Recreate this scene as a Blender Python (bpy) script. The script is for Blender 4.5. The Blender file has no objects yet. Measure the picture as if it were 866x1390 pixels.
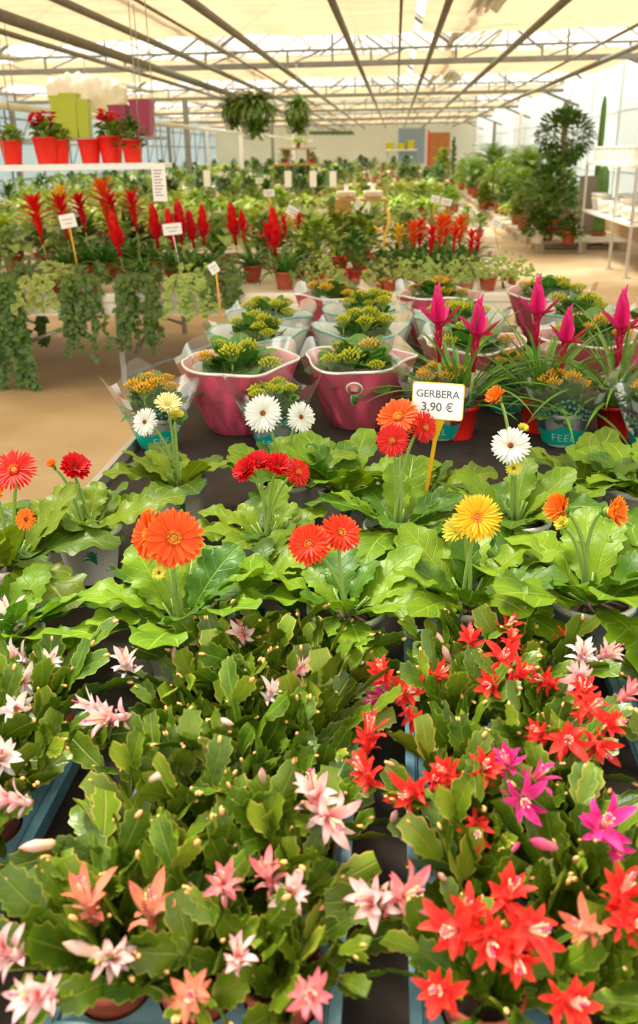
import bpy, bmesh, math, random
import numpy as np
from mathutils import Vector, Matrix
random.seed(11); RS = np.random.RandomState(5)
SC = bpy.context.scene; COL = SC.collection
PI = math.pi
R = math.radians
def rnd(a, b): return random.uniform(a, b)

# ------------------------------------------------------------------ camera
F = 1150.0; CX, CY = 433.0, 650.0
VPX, VPY = 537.0, 205.0; ROLL = R(1.0)
CAMP = Vector((0, 0, 1.55))
dx, dy = VPX - CX, CY - VPY
ux = dx*math.cos(-ROLL) - dy*math.sin(-ROLL); uy = dx*math.sin(-ROLL) + dy*math.cos(-ROLL)
PITCH = math.atan(uy/F)
YAW = math.atan((ux/F)/(uy/F*math.sin(PITCH) + math.cos(PITCH)))
fw = Vector((-math.sin(YAW)*math.cos(PITCH), math.cos(YAW)*math.cos(PITCH), -math.sin(PITCH)))
rt0 = Vector((math.cos(YAW), math.sin(YAW), 0)); up0 = rt0.cross(fw)
rt = rt0*math.cos(-ROLL) + up0*math.sin(-ROLL); up = up0*math.cos(-ROLL) - rt0*math.sin(-ROLL)
cam = bpy.data.cameras.new('camera'); camo = bpy.data.objects.new('camera', cam); COL.objects.link(camo)
M = Matrix((rt, up, -fw)).transposed().to_4x4(); M.translation = CAMP; camo.matrix_world = M
cam.sensor_fit = 'VERTICAL'; cam.sensor_height = 36; cam.lens = F/1390*36
cam.shift_y = -45/1390.; cam.clip_start = .05; cam.clip_end = 300
cam.dof.use_dof = True; cam.dof.focus_distance = 1.75; cam.dof.aperture_fstop = 4.6
SC.camera = camo
def ray(px, py): return fw + rt*((px-CX)/F) + up*((CY-py)/F)
def Pz(px, py, z):
    d = ray(px, py); return CAMP + d*((z-CAMP.z)/d.z)
def Py(px, py, Y):
    d = ray(px, py); return CAMP + d*((Y-CAMP.y)/d.y)
BZ = .65                                  # bench surface height

# ------------------------------------------------------------------ materials
def nn(nt, t, **kw):
    n = nt.nodes.new(t)
    for k, v in kw.items(): setattr(n, k, v)
    return n
def lk(nt, a, b): nt.links.new(a, b)
def c4(c): return (c[0], c[1], c[2], 1)
def sset(b, name, v):
    if name in b.inputs: b.inputs[name].default_value = v
def math_(nt, op, a, b=None, c=None, clamp=False):
    n = nn(nt, 'ShaderNodeMath', operation=op); n.use_clamp = clamp
    for i, x in enumerate((a, b, c)):
        if x is None: continue
        if isinstance(x, (int, float)): n.inputs[i].default_value = x
        else: lk(nt, x, n.inputs[i])
    return n.outputs[0]
def mixc(nt, fac, a, b):
    n = nn(nt, 'ShaderNodeMix', data_type='RGBA')
    if isinstance(fac, (int, float)): n.inputs[0].default_value = fac
    else: lk(nt, fac, n.inputs[0])
    for i, x in ((6, a), (7, b)):
        if isinstance(x, tuple): n.inputs[i].default_value = c4(x)
        else: lk(nt, x, n.inputs[i])
    return n.outputs[2]
def base_mat(name):
    m = bpy.data.materials.new(name); m.use_nodes = True; nt = m.node_tree
    b = nt.nodes['Principled BSDF']; return m, nt, b
def mat(name, col, rough=.5, metal=0., spec=.5, var=.0, scale=8., col2=None, bump=0., bscale=60., trans=0., coat=0., stretch=None):
    m, nt, b = base_mat(name)
    b.inputs['Base Color'].default_value = c4(col); b.inputs['Roughness'].default_value = rough
    b.inputs['Metallic'].default_value = metal; sset(b, 'Specular IOR Level', spec); sset(b, 'Coat Weight', coat)
    tc = nn(nt, 'ShaderNodeTexCoord')
    co = tc.outputs['Object']
    if stretch:
        mp = nn(nt, 'ShaderNodeMapping'); mp.inputs['Scale'].default_value = stretch; lk(nt, co, mp.inputs[0]); co = mp.outputs[0]
    if col2 is None and var > 0: col2 = tuple(max(0, x*(1-var)) for x in col)
    if col2 is not None:
        n = nn(nt, 'ShaderNodeTexNoise'); n.inputs['Scale'].default_value = scale; n.inputs['Detail'].default_value = 5
        lk(nt, co, n.inputs['Vector'])
        rr = nn(nt, 'ShaderNodeMapRange'); rr.inputs[1].default_value = .35; rr.inputs[2].default_value = .65
        lk(nt, n.outputs[0], rr.inputs[0])
        lk(nt, mixc(nt, rr.outputs[0], col, col2), b.inputs['Base Color'])
    if bump > 0:
        n2 = nn(nt, 'ShaderNodeTexNoise'); n2.inputs['Scale'].default_value = bscale; n2.inputs['Detail'].default_value = 4
        lk(nt, co, n2.inputs['Vector'])
        bp = nn(nt, 'ShaderNodeBump'); bp.inputs['Strength'].default_value = bump; bp.inputs['Distance'].default_value = .004
        lk(nt, n2.outputs[0], bp.inputs['Height']); lk(nt, bp.outputs[0], b.inputs['Normal'])
    if trans > 0:
        t = nn(nt, 'ShaderNodeBsdfTranslucent'); t.inputs[0].default_value = c4(col)
        mx = nn(nt, 'ShaderNodeMixShader'); mx.inputs[0].default_value = trans
        lk(nt, b.outputs[0], mx.inputs[1]); lk(nt, t.outputs[0], mx.inputs[2])
        lk(nt, mx.outputs[0], nt.nodes['Material Output'].inputs[0])
    return m
def leafmat(name, col, dark, vein, nv=7, trans=.3, rough=.38, veinw=.10, edge=None, edgew=.2, lat=.5, k=1.6, rvar=.25, nscale=14., spec=.5, bump=.35):
    """uv.x runs along the leaf, uv.y across it"""
    m, nt, b = base_mat(name)
    uv = nn(nt, 'ShaderNodeUVMap'); sp = nn(nt, 'ShaderNodeSeparateXYZ'); lk(nt, uv.outputs[0], sp.inputs[0])
    u, v = sp.outputs[0], sp.outputs[1]
    a = math_(nt, 'ABSOLUTE', math_(nt, 'MULTIPLY', math_(nt, 'SUBTRACT', v, .5), 2.))
    mid = math_(nt, 'SUBTRACT', 1., math_(nt, 'DIVIDE', a, veinw), clamp=True)
    tri = math_(nt, 'PINGPONG', math_(nt, 'SUBTRACT', math_(nt, 'MULTIPLY', u, float(nv)), math_(nt, 'MULTIPLY', a, k)), .5)
    latm = math_(nt, 'MULTIPLY', math_(nt, 'SUBTRACT', 1., math_(nt, 'DIVIDE', tri, .09), clamp=True), lat)
    mask = math_(nt, 'MAXIMUM', mid, latm)
    tc = nn(nt, 'ShaderNodeTexCoord'); n = nn(nt, 'ShaderNodeTexNoise'); n.inputs['Scale'].default_value = nscale; n.inputs['Detail'].default_value = 4
    lk(nt, tc.outputs['Object'], n.inputs['Vector'])
    rr = nn(nt, 'ShaderNodeMapRange'); rr.inputs[1].default_value = .3; rr.inputs[2].default_value = .7; lk(nt, n.outputs[0], rr.inputs[0])
    c = mixc(nt, rr.outputs[0], col, dark)
    if edge is not None:
        e = math_(nt, 'DIVIDE', math_(nt, 'SUBTRACT', a, 1-edgew), edgew, clamp=True)
        c = mixc(nt, e, c, edge)
    c = mixc(nt, mask, c, vein)
    oi = nn(nt, 'ShaderNodeObjectInfo'); hs = nn(nt, 'ShaderNodeHueSaturation')
    val = math_(nt, 'ADD', math_(nt, 'MULTIPLY', oi.outputs['Random'], rvar), 1-rvar/2); lk(nt, val, hs.inputs['Value'])
    lk(nt, math_(nt, 'ADD', math_(nt, 'MULTIPLY', oi.outputs['Random'], .03), .485), hs.inputs['Hue'])
    lk(nt, c, hs.inputs['Color']); c = hs.outputs[0]
    lk(nt, c, b.inputs['Base Color']); b.inputs['Roughness'].default_value = rough; sset(b, 'Specular IOR Level', spec)
    if bump:
        n2 = nn(nt, 'ShaderNodeTexNoise'); n2.inputs['Scale'].default_value = 120; lk(nt, tc.outputs['Object'], n2.inputs['Vector'])
        h = math_(nt, 'SUBTRACT', math_(nt, 'MULTIPLY', n2.outputs[0], .5), mask)
        bp = nn(nt, 'ShaderNodeBump'); bp.inputs['Strength'].default_value = bump; bp.inputs['Distance'].default_value = .003
        lk(nt, h, bp.inputs['Height']); lk(nt, bp.outputs[0], b.inputs['Normal'])
    t = nn(nt, 'ShaderNodeBsdfTranslucent'); lk(nt, c, t.inputs[0])
    mx = nn(nt, 'ShaderNodeMixShader'); mx.inputs[0].default_value = trans
    lk(nt, b.outputs[0], mx.inputs[1]); lk(nt, t.outputs[0], mx.inputs[2]); lk(nt, mx.outputs[0], nt.nodes['Material Output'].inputs[0])
    return m
def petalmat(name, stops, trans=.35, streak=.15, rough=.5):
    m, nt, b = base_mat(name)
    uv = nn(nt, 'ShaderNodeUVMap'); sp = nn(nt, 'ShaderNodeSeparateXYZ'); lk(nt, uv.outputs[0], sp.inputs[0])
    cr = nn(nt, 'ShaderNodeValToRGB'); el = cr.color_ramp.elements
    while len(el) < len(stops): el.new(.5)
    for e, (p, c) in zip(el, stops): e.position = p; e.color = c4(c)
    lk(nt, sp.outputs[0], cr.inputs[0])
    w = math_(nt, 'PINGPONG', math_(nt, 'MULTIPLY', sp.outputs[1], 3.), .5)
    hs = nn(nt, 'ShaderNodeHueSaturation'); lk(nt, cr.outputs[0], hs.inputs['Color'])
    lk(nt, math_(nt, 'ADD', math_(nt, 'MULTIPLY', w, streak*2), 1-streak), hs.inputs['Value'])
    lk(nt, hs.outputs[0], b.inputs['Base Color']); b.inputs['Roughness'].default_value = rough; sset(b, 'Specular IOR Level', .3)
    t = nn(nt, 'ShaderNodeBsdfTranslucent'); lk(nt, hs.outputs[0], t.inputs[0])
    mx = nn(nt, 'ShaderNodeMixShader'); mx.inputs[0].default_value = trans
    lk(nt, b.outputs[0], mx.inputs[1]); lk(nt, t.outputs[0], mx.inputs[2]); lk(nt, mx.outputs[0], nt.nodes['Material Output'].inputs[0])
    return m
def film(name, tint=(1, 1, 1), opac=.12, rough=.08, body=(1, 1, 1)):
    m, nt, b = base_mat(name); nt.nodes.remove(b)
    tr = nn(nt, 'ShaderNodeBsdfTransparent'); tr.inputs[0].default_value = c4(tint)
    gl = nn(nt, 'ShaderNodeBsdfGlossy'); gl.inputs['Roughness'].default_value = rough
    tl = nn(nt, 'ShaderNodeBsdfTranslucent'); tl.inputs[0].default_value = c4(body)
    df = nn(nt, 'ShaderNodeBsdfDiffuse'); df.inputs[0].default_value = c4(body)
    m1 = nn(nt, 'ShaderNodeMixShader'); m1.inputs[0].default_value = .5; lk(nt, tl.outputs[0], m1.inputs[1]); lk(nt, df.outputs[0], m1.inputs[2])
    m2 = nn(nt, 'ShaderNodeMixShader'); m2.inputs[0].default_value = opac; lk(nt, tr.outputs[0], m2.inputs[1]); lk(nt, m1.outputs[0], m2.inputs[2])
    fr = nn(nt, 'ShaderNodeFresnel'); fr.inputs[0].default_value = 1.45
    m3 = nn(nt, 'ShaderNodeMixShader'); lk(nt, math_(nt, 'MULTIPLY', fr.outputs[0], .5), m3.inputs[0]); lk(nt, m2.outputs[0], m3.inputs[1]); lk(nt, gl.outputs[0], m3.inputs[2])
    lk(nt, m3.outputs[0], nt.nodes['Material Output'].inputs[0])
    return m

MT = {}
# ------------------------------------------------------------------ mesh building (numpy)
class T:                                                     # a template: verts, list of faces, uvs
    def __init__(s, v, f, uv=None):
        s.v = np.asarray(v, float).reshape(-1, 3); s.f = f
        s.uv = np.zeros((len(s.v), 2)) if uv is None else np.asarray(uv, float)
        s.cnt = np.array([len(x) for x in f], int)
        s.loops = np.array([i for x in f for i in x], int)
def gridT(pts, uv=None, closed=False):
    nu, nv = pts.shape[:2]
    f = []
    jm = nv if closed else nv-1
    for i in range(nu-1):
        for j in range(jm):
            k = (j+1) % nv
            f.append((i*nv+j, i*nv+k, (i+1)*nv+k, (i+1)*nv+j))
    if uv is None:
        U, V = np.meshgrid(np.linspace(0, 1, nu), np.linspace(0, 1, nv), indexing='ij'); uv = np.stack([U, V], -1)
    return T(pts.reshape(-1, 3), f, uv.reshape(-1, 2))
class MB:
    def __init__(s): s.V = []; s.L = []; s.C = []; s.U = []; s.M = []; s.n = 0
    def add(s, t, m=None, mi=0):
        v = t.v
        if m is not None:
            a = np.array(m); v = v @ a[:3, :3].T + a[:3, 3]
        s.V.append(v); s.L.append(t.loops + s.n); s.C.append(t.cnt); s.U.append(t.uv[t.loops]); s.M.append(np.full(len(t.cnt), mi))
        s.n += len(v); return s
    def mesh(s, name, mats, smooth=True):
        me = bpy.data.meshes.new(name)
        V = np.concatenate(s.V); L = np.concatenate(s.L); C = np.concatenate(s.C); U = np.concatenate(s.U); MI = np.concatenate(s.M)
        me.vertices.add(len(V)); me.vertices.foreach_set('co', V.astype(np.float32).ravel())
        me.loops.add(len(L)); me.loops.foreach_set('vertex_index', L.astype(np.int32))
        me.polygons.add(len(C)); st = np.concatenate([[0], np.cumsum(C)[:-1]])
        me.polygons.foreach_set('loop_start', st.astype(np.int32)); me.polygons.foreach_set('loop_total', C.astype(np.int32))
        me.polygons.foreach_set('use_smooth', np.full(len(C), smooth)); me.polygons.foreach_set('material_index', MI.astype(np.int32))
        uvl = me.uv_layers.new(name='UVMap'); uvl.data.foreach_set('uv', U.astype(np.float32).ravel())
        if not isinstance(mats, (list, tuple)): mats = [mats]
        for m in mats: me.materials.append(m)
        me.update(calc_edges=True); me.validate(); return me
def link(name, me, parent=None, loc=None, rz=0.):
    o = bpy.data.objects.new(name, me); COL.objects.link(o)
    if parent is not None: o.parent = parent
    if loc is not None: o.location = loc
    if rz: o.rotation_euler = (0, 0, rz)
    return o
def obj(name, mb, mats, parent=None, loc=None, rz=0., smooth=True):
    return link(name, mb.mesh(name, mats, smooth), parent, loc, rz)
def tag(o, label=None, cat=None, group=None, kind=None):
    if label: o['label'] = label
    if cat: o['category'] = cat
    if group: o['group'] = group
    if kind: o['kind'] = kind
    return o
def thing(name, loc, label, cat, group=None, rz=0., sc=1.):
    o = link(name, None, None, loc, rz); o.scale = (sc, sc, sc); return tag(o, label, cat, group)
def struct(name, mb, m, smooth=False): return tag(obj(name, mb, m, smooth=smooth), kind='structure')
KIDS = {}
def dup(o, loc=None, rz=None, sc=None, label=None, group=None, parent=None):
    c = o.copy(); COL.objects.link(c)
    if parent is not None: c.parent = parent
    if loc is not None: c.location = loc
    if rz is not None: c.rotation_euler = (0, 0, rz)
    if sc is not None: c.scale = (sc, sc, sc)
    if label: c['label'] = label
    if group: c['group'] = group
    for ch in kids(o): dup(ch, parent=c)
    return c
def kids(o): return [x for x in list(COL.objects) if x.parent == o] if o.name not in KIDS else KIDS[o.name]
def freeze(o):                                              # remember children of a prototype (fast copying)
    ks = [x for x in list(COL.objects) if x.parent == o]; KIDS[o.name] = ks
    for k in ks: freeze(k)
    return o
def tr(p): return Matrix.Translation(Vector(p))
def fr(pos, d, n=(0, 0, 1), sc=1., twist=0.):
    """matrix: local Y along d, local Z towards n"""
    y = Vector(d).normalized(); n = Vector(n)
    x = y.cross(n)
    if x.length < 1e-4: x = y.cross(Vector((1, 0, .01)))
    x.normalize(); z = x.cross(y)
    if twist:
        q = Matrix.Rotation(twist, 3, y); x = q @ x; z = q @ z
    if isinstance(sc, (int, float)): sc = (sc, sc, sc)
    m = Matrix((x*sc[0], y*sc[1], z*sc[2])).transposed().to_4x4(); m.translation = Vector(pos); return m
def sph(az, el): return Vector((math.cos(az)*math.cos(el), math.sin(az)*math.cos(el), math.sin(el)))
# ---- shapes
def boxT(x0, x1, y0, y1, z0, z1, bev=0.):
    bm = bmesh.new(); bmesh.ops.create_cube(bm, size=1)
    for v in bm.verts: v.co = ((x0+x1)/2+v.co.x*(x1-x0), (y0+y1)/2+v.co.y*(y1-y0), (z0+z1)/2+v.co.z*(z1-z0))
    if bev: bmesh.ops.bevel(bm, geom=list(bm.edges), offset=bev, segments=2, affect='EDGES', profile=.5)
    bm.verts.ensure_lookup_table()
    t = T([v.co[:] for v in bm.verts], [[v.index for v in f.verts] for f in bm.faces]); bm.free(); return t
def latheT(prof, n=24, cap0=True, cap1=False, fn=None):
    v = []; 
    for r, z in prof:
        for k in range(n):
            a = 2*PI*k/n; rr = r*(fn(a, z) if fn else 1); v.append((rr*math.cos(a), rr*math.sin(a), z))
    f = []
    for i in range(len(prof)-1):
        for k in range(n):
            j = (k+1) % n; f.append((i*n+k, i*n+j, (i+1)*n+j, (i+1)*n+k))
    if cap0: f.append(tuple(range(n-1, -1, -1)))
    if cap1: f.append(tuple(range((len(prof)-1)*n, len(prof)*n)))
    uv = [((i)/(len(prof)-1 or 1), k/n) for i in range(len(prof)) for k in range(n)]
    return T(v, f, uv)
def tubeT(pts, r, n=8, cap=True):
    pts = [Vector(p) for p in pts]; m = len(pts)
    if isinstance(r, (int, float)): r = [r]*m
    v = []; uv = []; x = None
    for i, p in enumerate(pts):
        d = (pts[min(i+1, m-1)] - pts[max(i-1, 0)]).normalized()
        if x is None:
            x = d.cross(Vector((0, 0, 1)))
            if x.length < .01: x = d.cross(Vector((1, 0, 0)))
        x = (x - d*x.dot(d)).normalized(); y = d.cross(x)
        for k in range(n):
            a = 2*PI*k/n; v.append((p + (x*math.cos(a)+y*math.sin(a))*r[i])[:]); uv.append((i/(m-1), k/n))
    f = [(i*n+k, i*n+(k+1) % n, (i+1)*n+(k+1) % n, (i+1)*n+k) for i in range(m-1) for k in range(n)]
    if cap: f += [tuple(range(n-1, -1, -1)), tuple(range((m-1)*n, m*n))]
    return T(v, f, uv)
def bez(a, b, c, n=8):
    a, b, c = Vector(a), Vector(b), Vector(c)
    return [a*(1-t)**2 + b*2*t*(1-t) + c*t*t for t in [i/n for i in range(n+1)]]
def icoT(r=1, sub=1, sq=(1, 1, 1)):
    bm = bmesh.new(); bmesh.ops.create_icosphere(bm, subdivisions=sub, radius=r); bm.verts.ensure_lookup_table()
    t = T([(v.co.x*sq[0], v.co.y*sq[1], v.co.z*sq[2]) for v in bm.verts], [[v.index for v in f.verts] for f in bm.faces]); bm.free()
    t.uv = np.stack([(t.v[:, 2]/(r*sq[2])+1)/2, np.full(len(t.v), .5)], -1); return t
def leafT(prof, L=1., W=.3, nu=10, nv=4, a0=0., curl=-1., fold=.2, wave=0., wf=3., ph=0., thick=0., cup=0.):
    """unit leaf growing along +Y from the origin; curl (rad) bends it down over its length; prof(t) = half width factor"""
    P = np.zeros((nu+1, nv+1, 3)); y = z = 0.; pt = 0
    for i in range(nu+1):
        t = i/nu; ang = a0 + curl*t**1.2
        if i: y += L/nu*math.cos(pa); z += L/nu*math.sin(pa)
        pa = ang; w = W*prof(t)
        nrm = (-math.sin(ang), math.cos(ang))
        for j in range(nv+1):
            s = 2*j/nv-1
            h = fold*abs(s)*w + cup*s*s*w + wave*math.sin(2*PI*wf*t+ph+(0 if s > 0 else 1.3))*s*s*min(1, w/W*1.5)
            P[i, j] = (s*w, y+nrm[0]*h, z+nrm[1]*h)
    if thick > 0:
        Q = P.copy()
        for i in range(nu+1):
            for j in range(nv+1):
                s = 2*j/nv-1; Q[i, j, 2] -= thick*(1-s*s)*min(1, prof(i/nu)*2)
        a = gridT(P); b = gridT(Q)
        return T(np.concatenate([a.v, b.v]), a.f + [tuple(x+len(a.v) for x in reversed(q)) for q in b.f], np.concatenate([a.uv, b.uv]))
    return gridT(P)
def textmesh(body, size, ext=.0004, align='CENTER', bold=0.):
    cu = bpy.data.curves.new('txt', 'FONT'); cu.body = body; cu.size = size; cu.align_x = align; cu.align_y = 'CENTER'; cu.extrude = ext; cu.offset = bold
    o = bpy.data.objects.new('txt', cu); COL.objects.link(o)
    dg = bpy.context.evaluated_depsgraph_get(); me = bpy.data.meshes.new_from_object(o.evaluated_get(dg)); me.name = 'lettering'
    bpy.data.objects.remove(o); return me
# ------------------------------------------------------------------ palette
MT['white_pot'] = mat('white_pot', (.90, .89, .83), .45)
MT['soil'] = mat('soil', (.035, .020, .012), .95, col2=(.10, .06, .035), scale=60, bump=.8, bscale=150)
MT['terracotta'] = mat('terracotta_plastic', (.50, .10, .045), .5, var=.3)
MT['red_pot'] = mat('red_pot', (.80, .02, .012), .35)
MT['logo_green'] = mat('logo_green', (.02, .18, .09), .5)
MT['logo_rust'] = mat('logo_rust', (.75, .42, .33), .5)
MT['gerb_leaf'] = leafmat('gerbera_leaf', (.215, .325, .005), (.085, .175, .004), (.38, .48, .04), nv=8, trans=.25, lat=.5, k=1.5, veinw=.07, rvar=.30, nscale=9, spec=.30, rough=.42, bump=.6)
MT['gerb_leaf_deep'] = leafmat('gerbera_leaf_deep', (.085, .185, .005), (.030, .095, .004), (.22, .33, .03), nv=8, trans=.22, lat=.5, k=1.5, veinw=.07, rvar=.30, nscale=9, spec=.30, rough=.42, bump=.6)
MT['stem'] = mat('flower_stem', (.28, .42, .09), .5, trans=.1)
MT['petiole'] = mat('petiole', (.22, .36, .06), .5, trans=.1)
def ger(name, base, mid, tip): return petalmat(name, [(0, base), (.35, mid), (.85, mid), (1, tip)], streak=.30, trans=.25)
MT['p_orange'] = ger('petal_orange', (.55, .02, .002), (.98, .105, .003), (1., .27, .015))
MT['p_orangered'] = ger('petal_orange_red', (.5, .015, .003), (.92, .045, .004), (1., .085, .01))
MT['p_red'] = ger('petal_red', (.45, .02, .008), (.78, .014, .006), (.88, .03, .012))
MT['p_scarlet'] = ger('petal_scarlet', (.5, .004, .006), (.72, .004, .008), (.85, .012, .012))
MT['p_yellow'] = ger('petal_yellow', (.95, .36, .005), (1., .56, .008), (1., .70, .03))
MT['p_white'] = ger('petal_white', (.8, .78, .5), (.93, .93, .88), (.97, .97, .95))
MT['p_cream'] = ger('petal_cream', (.7, .65, .15), (.93, .85, .38), (.97, .94, .6))
MT['p_lemon'] = ger('petal_lemon', (.35, .42, .04), (.85, .75, .08), (.97, .85, .12))
MT['p_amber'] = ger('petal_amber', (.9, .2, .01), (1., .22, .01), (1., .55, .06))
MT['eye_dark'] = mat('flower_eye_dark', (.10, .018, .01), .8, col2=(.42, .10, .02), scale=300, bump=1, bscale=400)
MT['eye_tan'] = mat('flower_eye_tan', (.45, .09, .02), .8, col2=(.75, .30, .04), scale=300, bump=1, bscale=400)
MT['eye_green'] = mat('flower_eye_green', (.35, .35, .03), .8, col2=(.6, .5, .06), scale=300, bump=1, bscale=400)
MT['ring_yellow'] = mat('stamen_ring_yellow', (.95, .55, .03), .7, col2=(.85, .32, .02), scale=400)
MT['ring_red'] = mat('stamen_ring_red', (.85, .06, .015), .7, col2=(.95, .3, .05), scale=400)
MT['calyx'] = leafmat('calyx', (.16, .32, .05), (.1, .22, .03), (.3, .4, .1), trans=.1)

# ------------------------------------------------------------------ pots
def potT(r, h, n=28, rimh=.012, taper=.72):
    rb = r*taper
    return latheT([(rb*.5, 0), (rb, 0), (rb, .002), (r*.96, h-rimh), (r*1.02, h-rimh), (r*1.02, h), (r*.94, h), (r*.90, h-.02), (rb*.9, h*.5), (rb*.3, h*.5)], n)
def soilT(r, h): return latheT([(r*.89, h-.022), (r*.6, h-.016), (.001, h-.012)], 20, cap0=False)
def mk_pot(m, r, h, name='pot'):
    me = MB().add(potT(r, h)).mesh(name, m); ms = MB().add(soilT(r, h)).mesh('soil', MT['soil']); return me, ms
def add_pot(root, pot, name='pot'):
    p = link(name, pot[0], root); link('soil', pot[1], p); return p

# ------------------------------------------------------------------ gerberas
GPH, GPR = .120, .072
GPOT = mk_pot(MT['white_pot'], GPR, GPH)
def logo_mesh():
    mb = MB()
    def on_pot(a, z):                                # a point on the pot's tapered side, facing -Y
        r = (GPR*.72 + (GPR*.96-GPR*.72)*(z/(GPH-.012)))+.0006
        return Vector((r*math.sin(a), -r*math.cos(a), z))
    for k, (a1, z1) in enumerate([(-.30, .063), (-.26, .076), (-.17, .083), (-.05, .086), (.10, .084), (.22, .079)]):
        a0_, z0_ = .18, .050
        pts = [on_pot(a0_+(a1-a0_)*t - .06*math.sin(PI*t)*(1 if k > 3 else -.2), z0_+(z1-z0_)*t+.010*math.sin(PI*t)) for t in [i/8 for i in range(9)]]
        w = [.0004, .0012, .0018, .0021, .0021, .0018, .0014, .0009, .0002]
        P = np.zeros((9, 2, 3))
        for i, p in enumerate(pts):
            d = (pts[min(i+1, 8)]-pts[max(i-1, 0)]).normalized(); nrm = Vector((p.x, p.y, 0)).normalized(); s = d.cross(nrm).normalized()
            P[i, 0] = p - s*w[i]; P[i, 1] = p + s*w[i]
        mb.add(gridT(P))
    return mb.mesh('pot_logo', MT['logo_green'])
def print_mesh():
    mb = MB(); rr = random.Random(3)
    for row in range(4):
        z = .078-row*.010; a = .34
        while a < .72:
            da = rr.uniform(.03, .09); r = GPR*.72+(GPR*.24)*(z/.108)+.0006
            P = np.array([[(r*math.sin(a+q*da), -r*math.cos(a+q*da), z+zz) for zz in (0, .0016)] for q in (0, .5, 1)]); mb.add(gridT(P)); a += da+.03
    for row in range(0):
        z = .088-row*.009; a = -.75
        while a < -.45:
            da = rr.uniform(.02, .06); r = GPR*.72+(GPR*.24)*(z/.108)+.0006
            P = np.array([[(r*math.sin(a+q*da), -r*math.cos(a+q*da), z+zz) for zz in (0, .0014)] for q in (0, .5, 1)]); mb.add(gridT(P)); a += da+.03
    return mb.mesh('pot_print', MT['logo_rust'])
LOGO = logo_mesh(); PRINT = print_mesh()
def gprof(lobes, amp, ph):
    def f(t):
        if t < .16: return .055 + .05*(t/.16)
        s = (t-.16)/.84
        b = (math.sin(PI*min(1, s**.85*.96+.02)))**.62 * (.62+.5*s)
        tooth = (lobes*s+ph) % 1.0
        return max(.012, b*(1 - amp*(1-s*.25)*(1-abs(2*tooth-1))**1.1*1.15)) if t < .995 else .03
    return f
GLEAF = [leafT(gprof(6+k % 3, .20+.035*(k % 4), k*.31), 1., .235+.03*(k % 3), nu=30, nv=8, a0=.22, curl=-(.30+.22*(k % 4)), fold=.14, wave=.026+.010*(k % 3), wf=2.5+.5*(k % 3), ph=k*1.7) for k in range(8)]
def gerb_foliage(seed, n=19, big=1.0, deep=.35):
    rr = random.Random(seed); mb = MB()
    for k in range(n):
        az = k*2.399 + rr.uniform(-.25, .25); q = k/n
        el = R(9 + 42*q + rr.uniform(-9, 9)); L = (.200 - .080*q)*rr.uniform(.88, 1.14)*big
        base = Vector((math.cos(az)*.012, math.sin(az)*.012, GPH-.018))
        mb.add(rr.choice(GLEAF), fr(base, sph(az, el), sc=(L*rr.uniform(.92, 1.15), L, L), twist=rr.uniform(-.35, .35)), 1 if rr.random() < deep else 0)
        # thicker stalk under the leaf base
    for k in range(10):
        az = rr.uniform(0, 2*PI); p0 = (math.cos(az)*.008, math.sin(az)*.008, GPH-.02); d = sph(az, R(rr.uniform(25, 70)))
        p1 = Vector(p0)+d*.05; mb.add(tubeT([p0, p1], [.0035, .0022], 6), None, 2)
    return mb.mesh('foliage', [MT['gerb_leaf'], MT['gerb_leaf_deep'], MT['petiole']])
GFOL = [gerb_foliage(100+k, n=[15, 17, 14, 16, 15, 16][k], big=[1., 1.06, .94, 1.1, 1.0, 1.15][k], deep=[.25, .45, .2, .4, .55, .3][k]) for k in range(6)]
def petprof(t): return max(.03, (.35+.65*min(1, t*2.2))*(1-max(0, (t-.8)/.2)**2)**.5)
def gerb_petals(Rf, n, el0, m, rows=2, narrow=1., seed=0, name='petals', droop=-.35):
    rr = random.Random(seed); mb = MB()
    Ts = [leafT(petprof, 1., .092*narrow*26/n, nu=7, nv=2, a0=.0, curl=droop+.12*k, fold=.38, wave=0) for k in range(3)]
    for row in range(rows):
        nn_ = n if row < 2 else int(n*.7)
        for k in range(nn_):
            az = 2*PI*(k+.5*row+rr.uniform(-.16, .16))/nn_; el = el0 + row*.17 + rr.uniform(-.11, .11)
            L = Rf*(1-.11*row)*rr.uniform(.93, 1.04)
            mb.add(rr.choice(Ts), fr(sph(az, 0)*Rf*.10 + Vector((0, 0, row*.002)), sph(az, el), sc=L*.93, twist=rr.uniform(-.3, .3)))
    return mb.mesh(name, m)
def eye_mesh(Rf, m):                                         # domed disc of florets
    mb = MB(); r = Rf*.155
    mb.add(latheT([(r, -.001), (r*1.02, .002), (r*.8, .005), (r*.45, .0065), (.0003, .005)], 18))
    return mb.mesh('eye', m)
def ring_mesh(Rf, m, inner=.155, outer=.27, n=36, seed=1):
    rr = random.Random(seed); mb = MB(); t = leafT(lambda t: max(.1, (1-t)**.5), 1., .16, nu=2, nv=2, a0=.9, curl=-.5)
    for row in range(3):
        for k in range(n):
            az = 2*PI*(k+row/3.)/n; rad = Rf*(inner+(outer-inner)*row/3.)
            mb.add(t, fr(sph(az, 0)*rad+Vector((0, 0, .004-.001*row)), sph(az, rr.uniform(.2, .7)), sc=Rf*.13))
    return mb.mesh('stamen_ring', m)
def calyx_mesh(Rf):
    mb = MB(); r = Rf*.26
    mb.add(latheT([(.0035, -.013), (r*.55, -.010), (r, -.001), (r*.9, .001)], 16))
    t = leafT(lambda t: max(.05, 1-t), 1., .25, nu=3, nv=2, curl=.2)
    for k in range(16): mb.add(t, fr(sph(k*.3927, 0)*r*.5+Vector((0, 0, -.009)), sph(k*.3927, .55), sc=r*.95), 0)
    return mb.mesh('calyx', MT['calyx'])
_fc = {}
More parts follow.
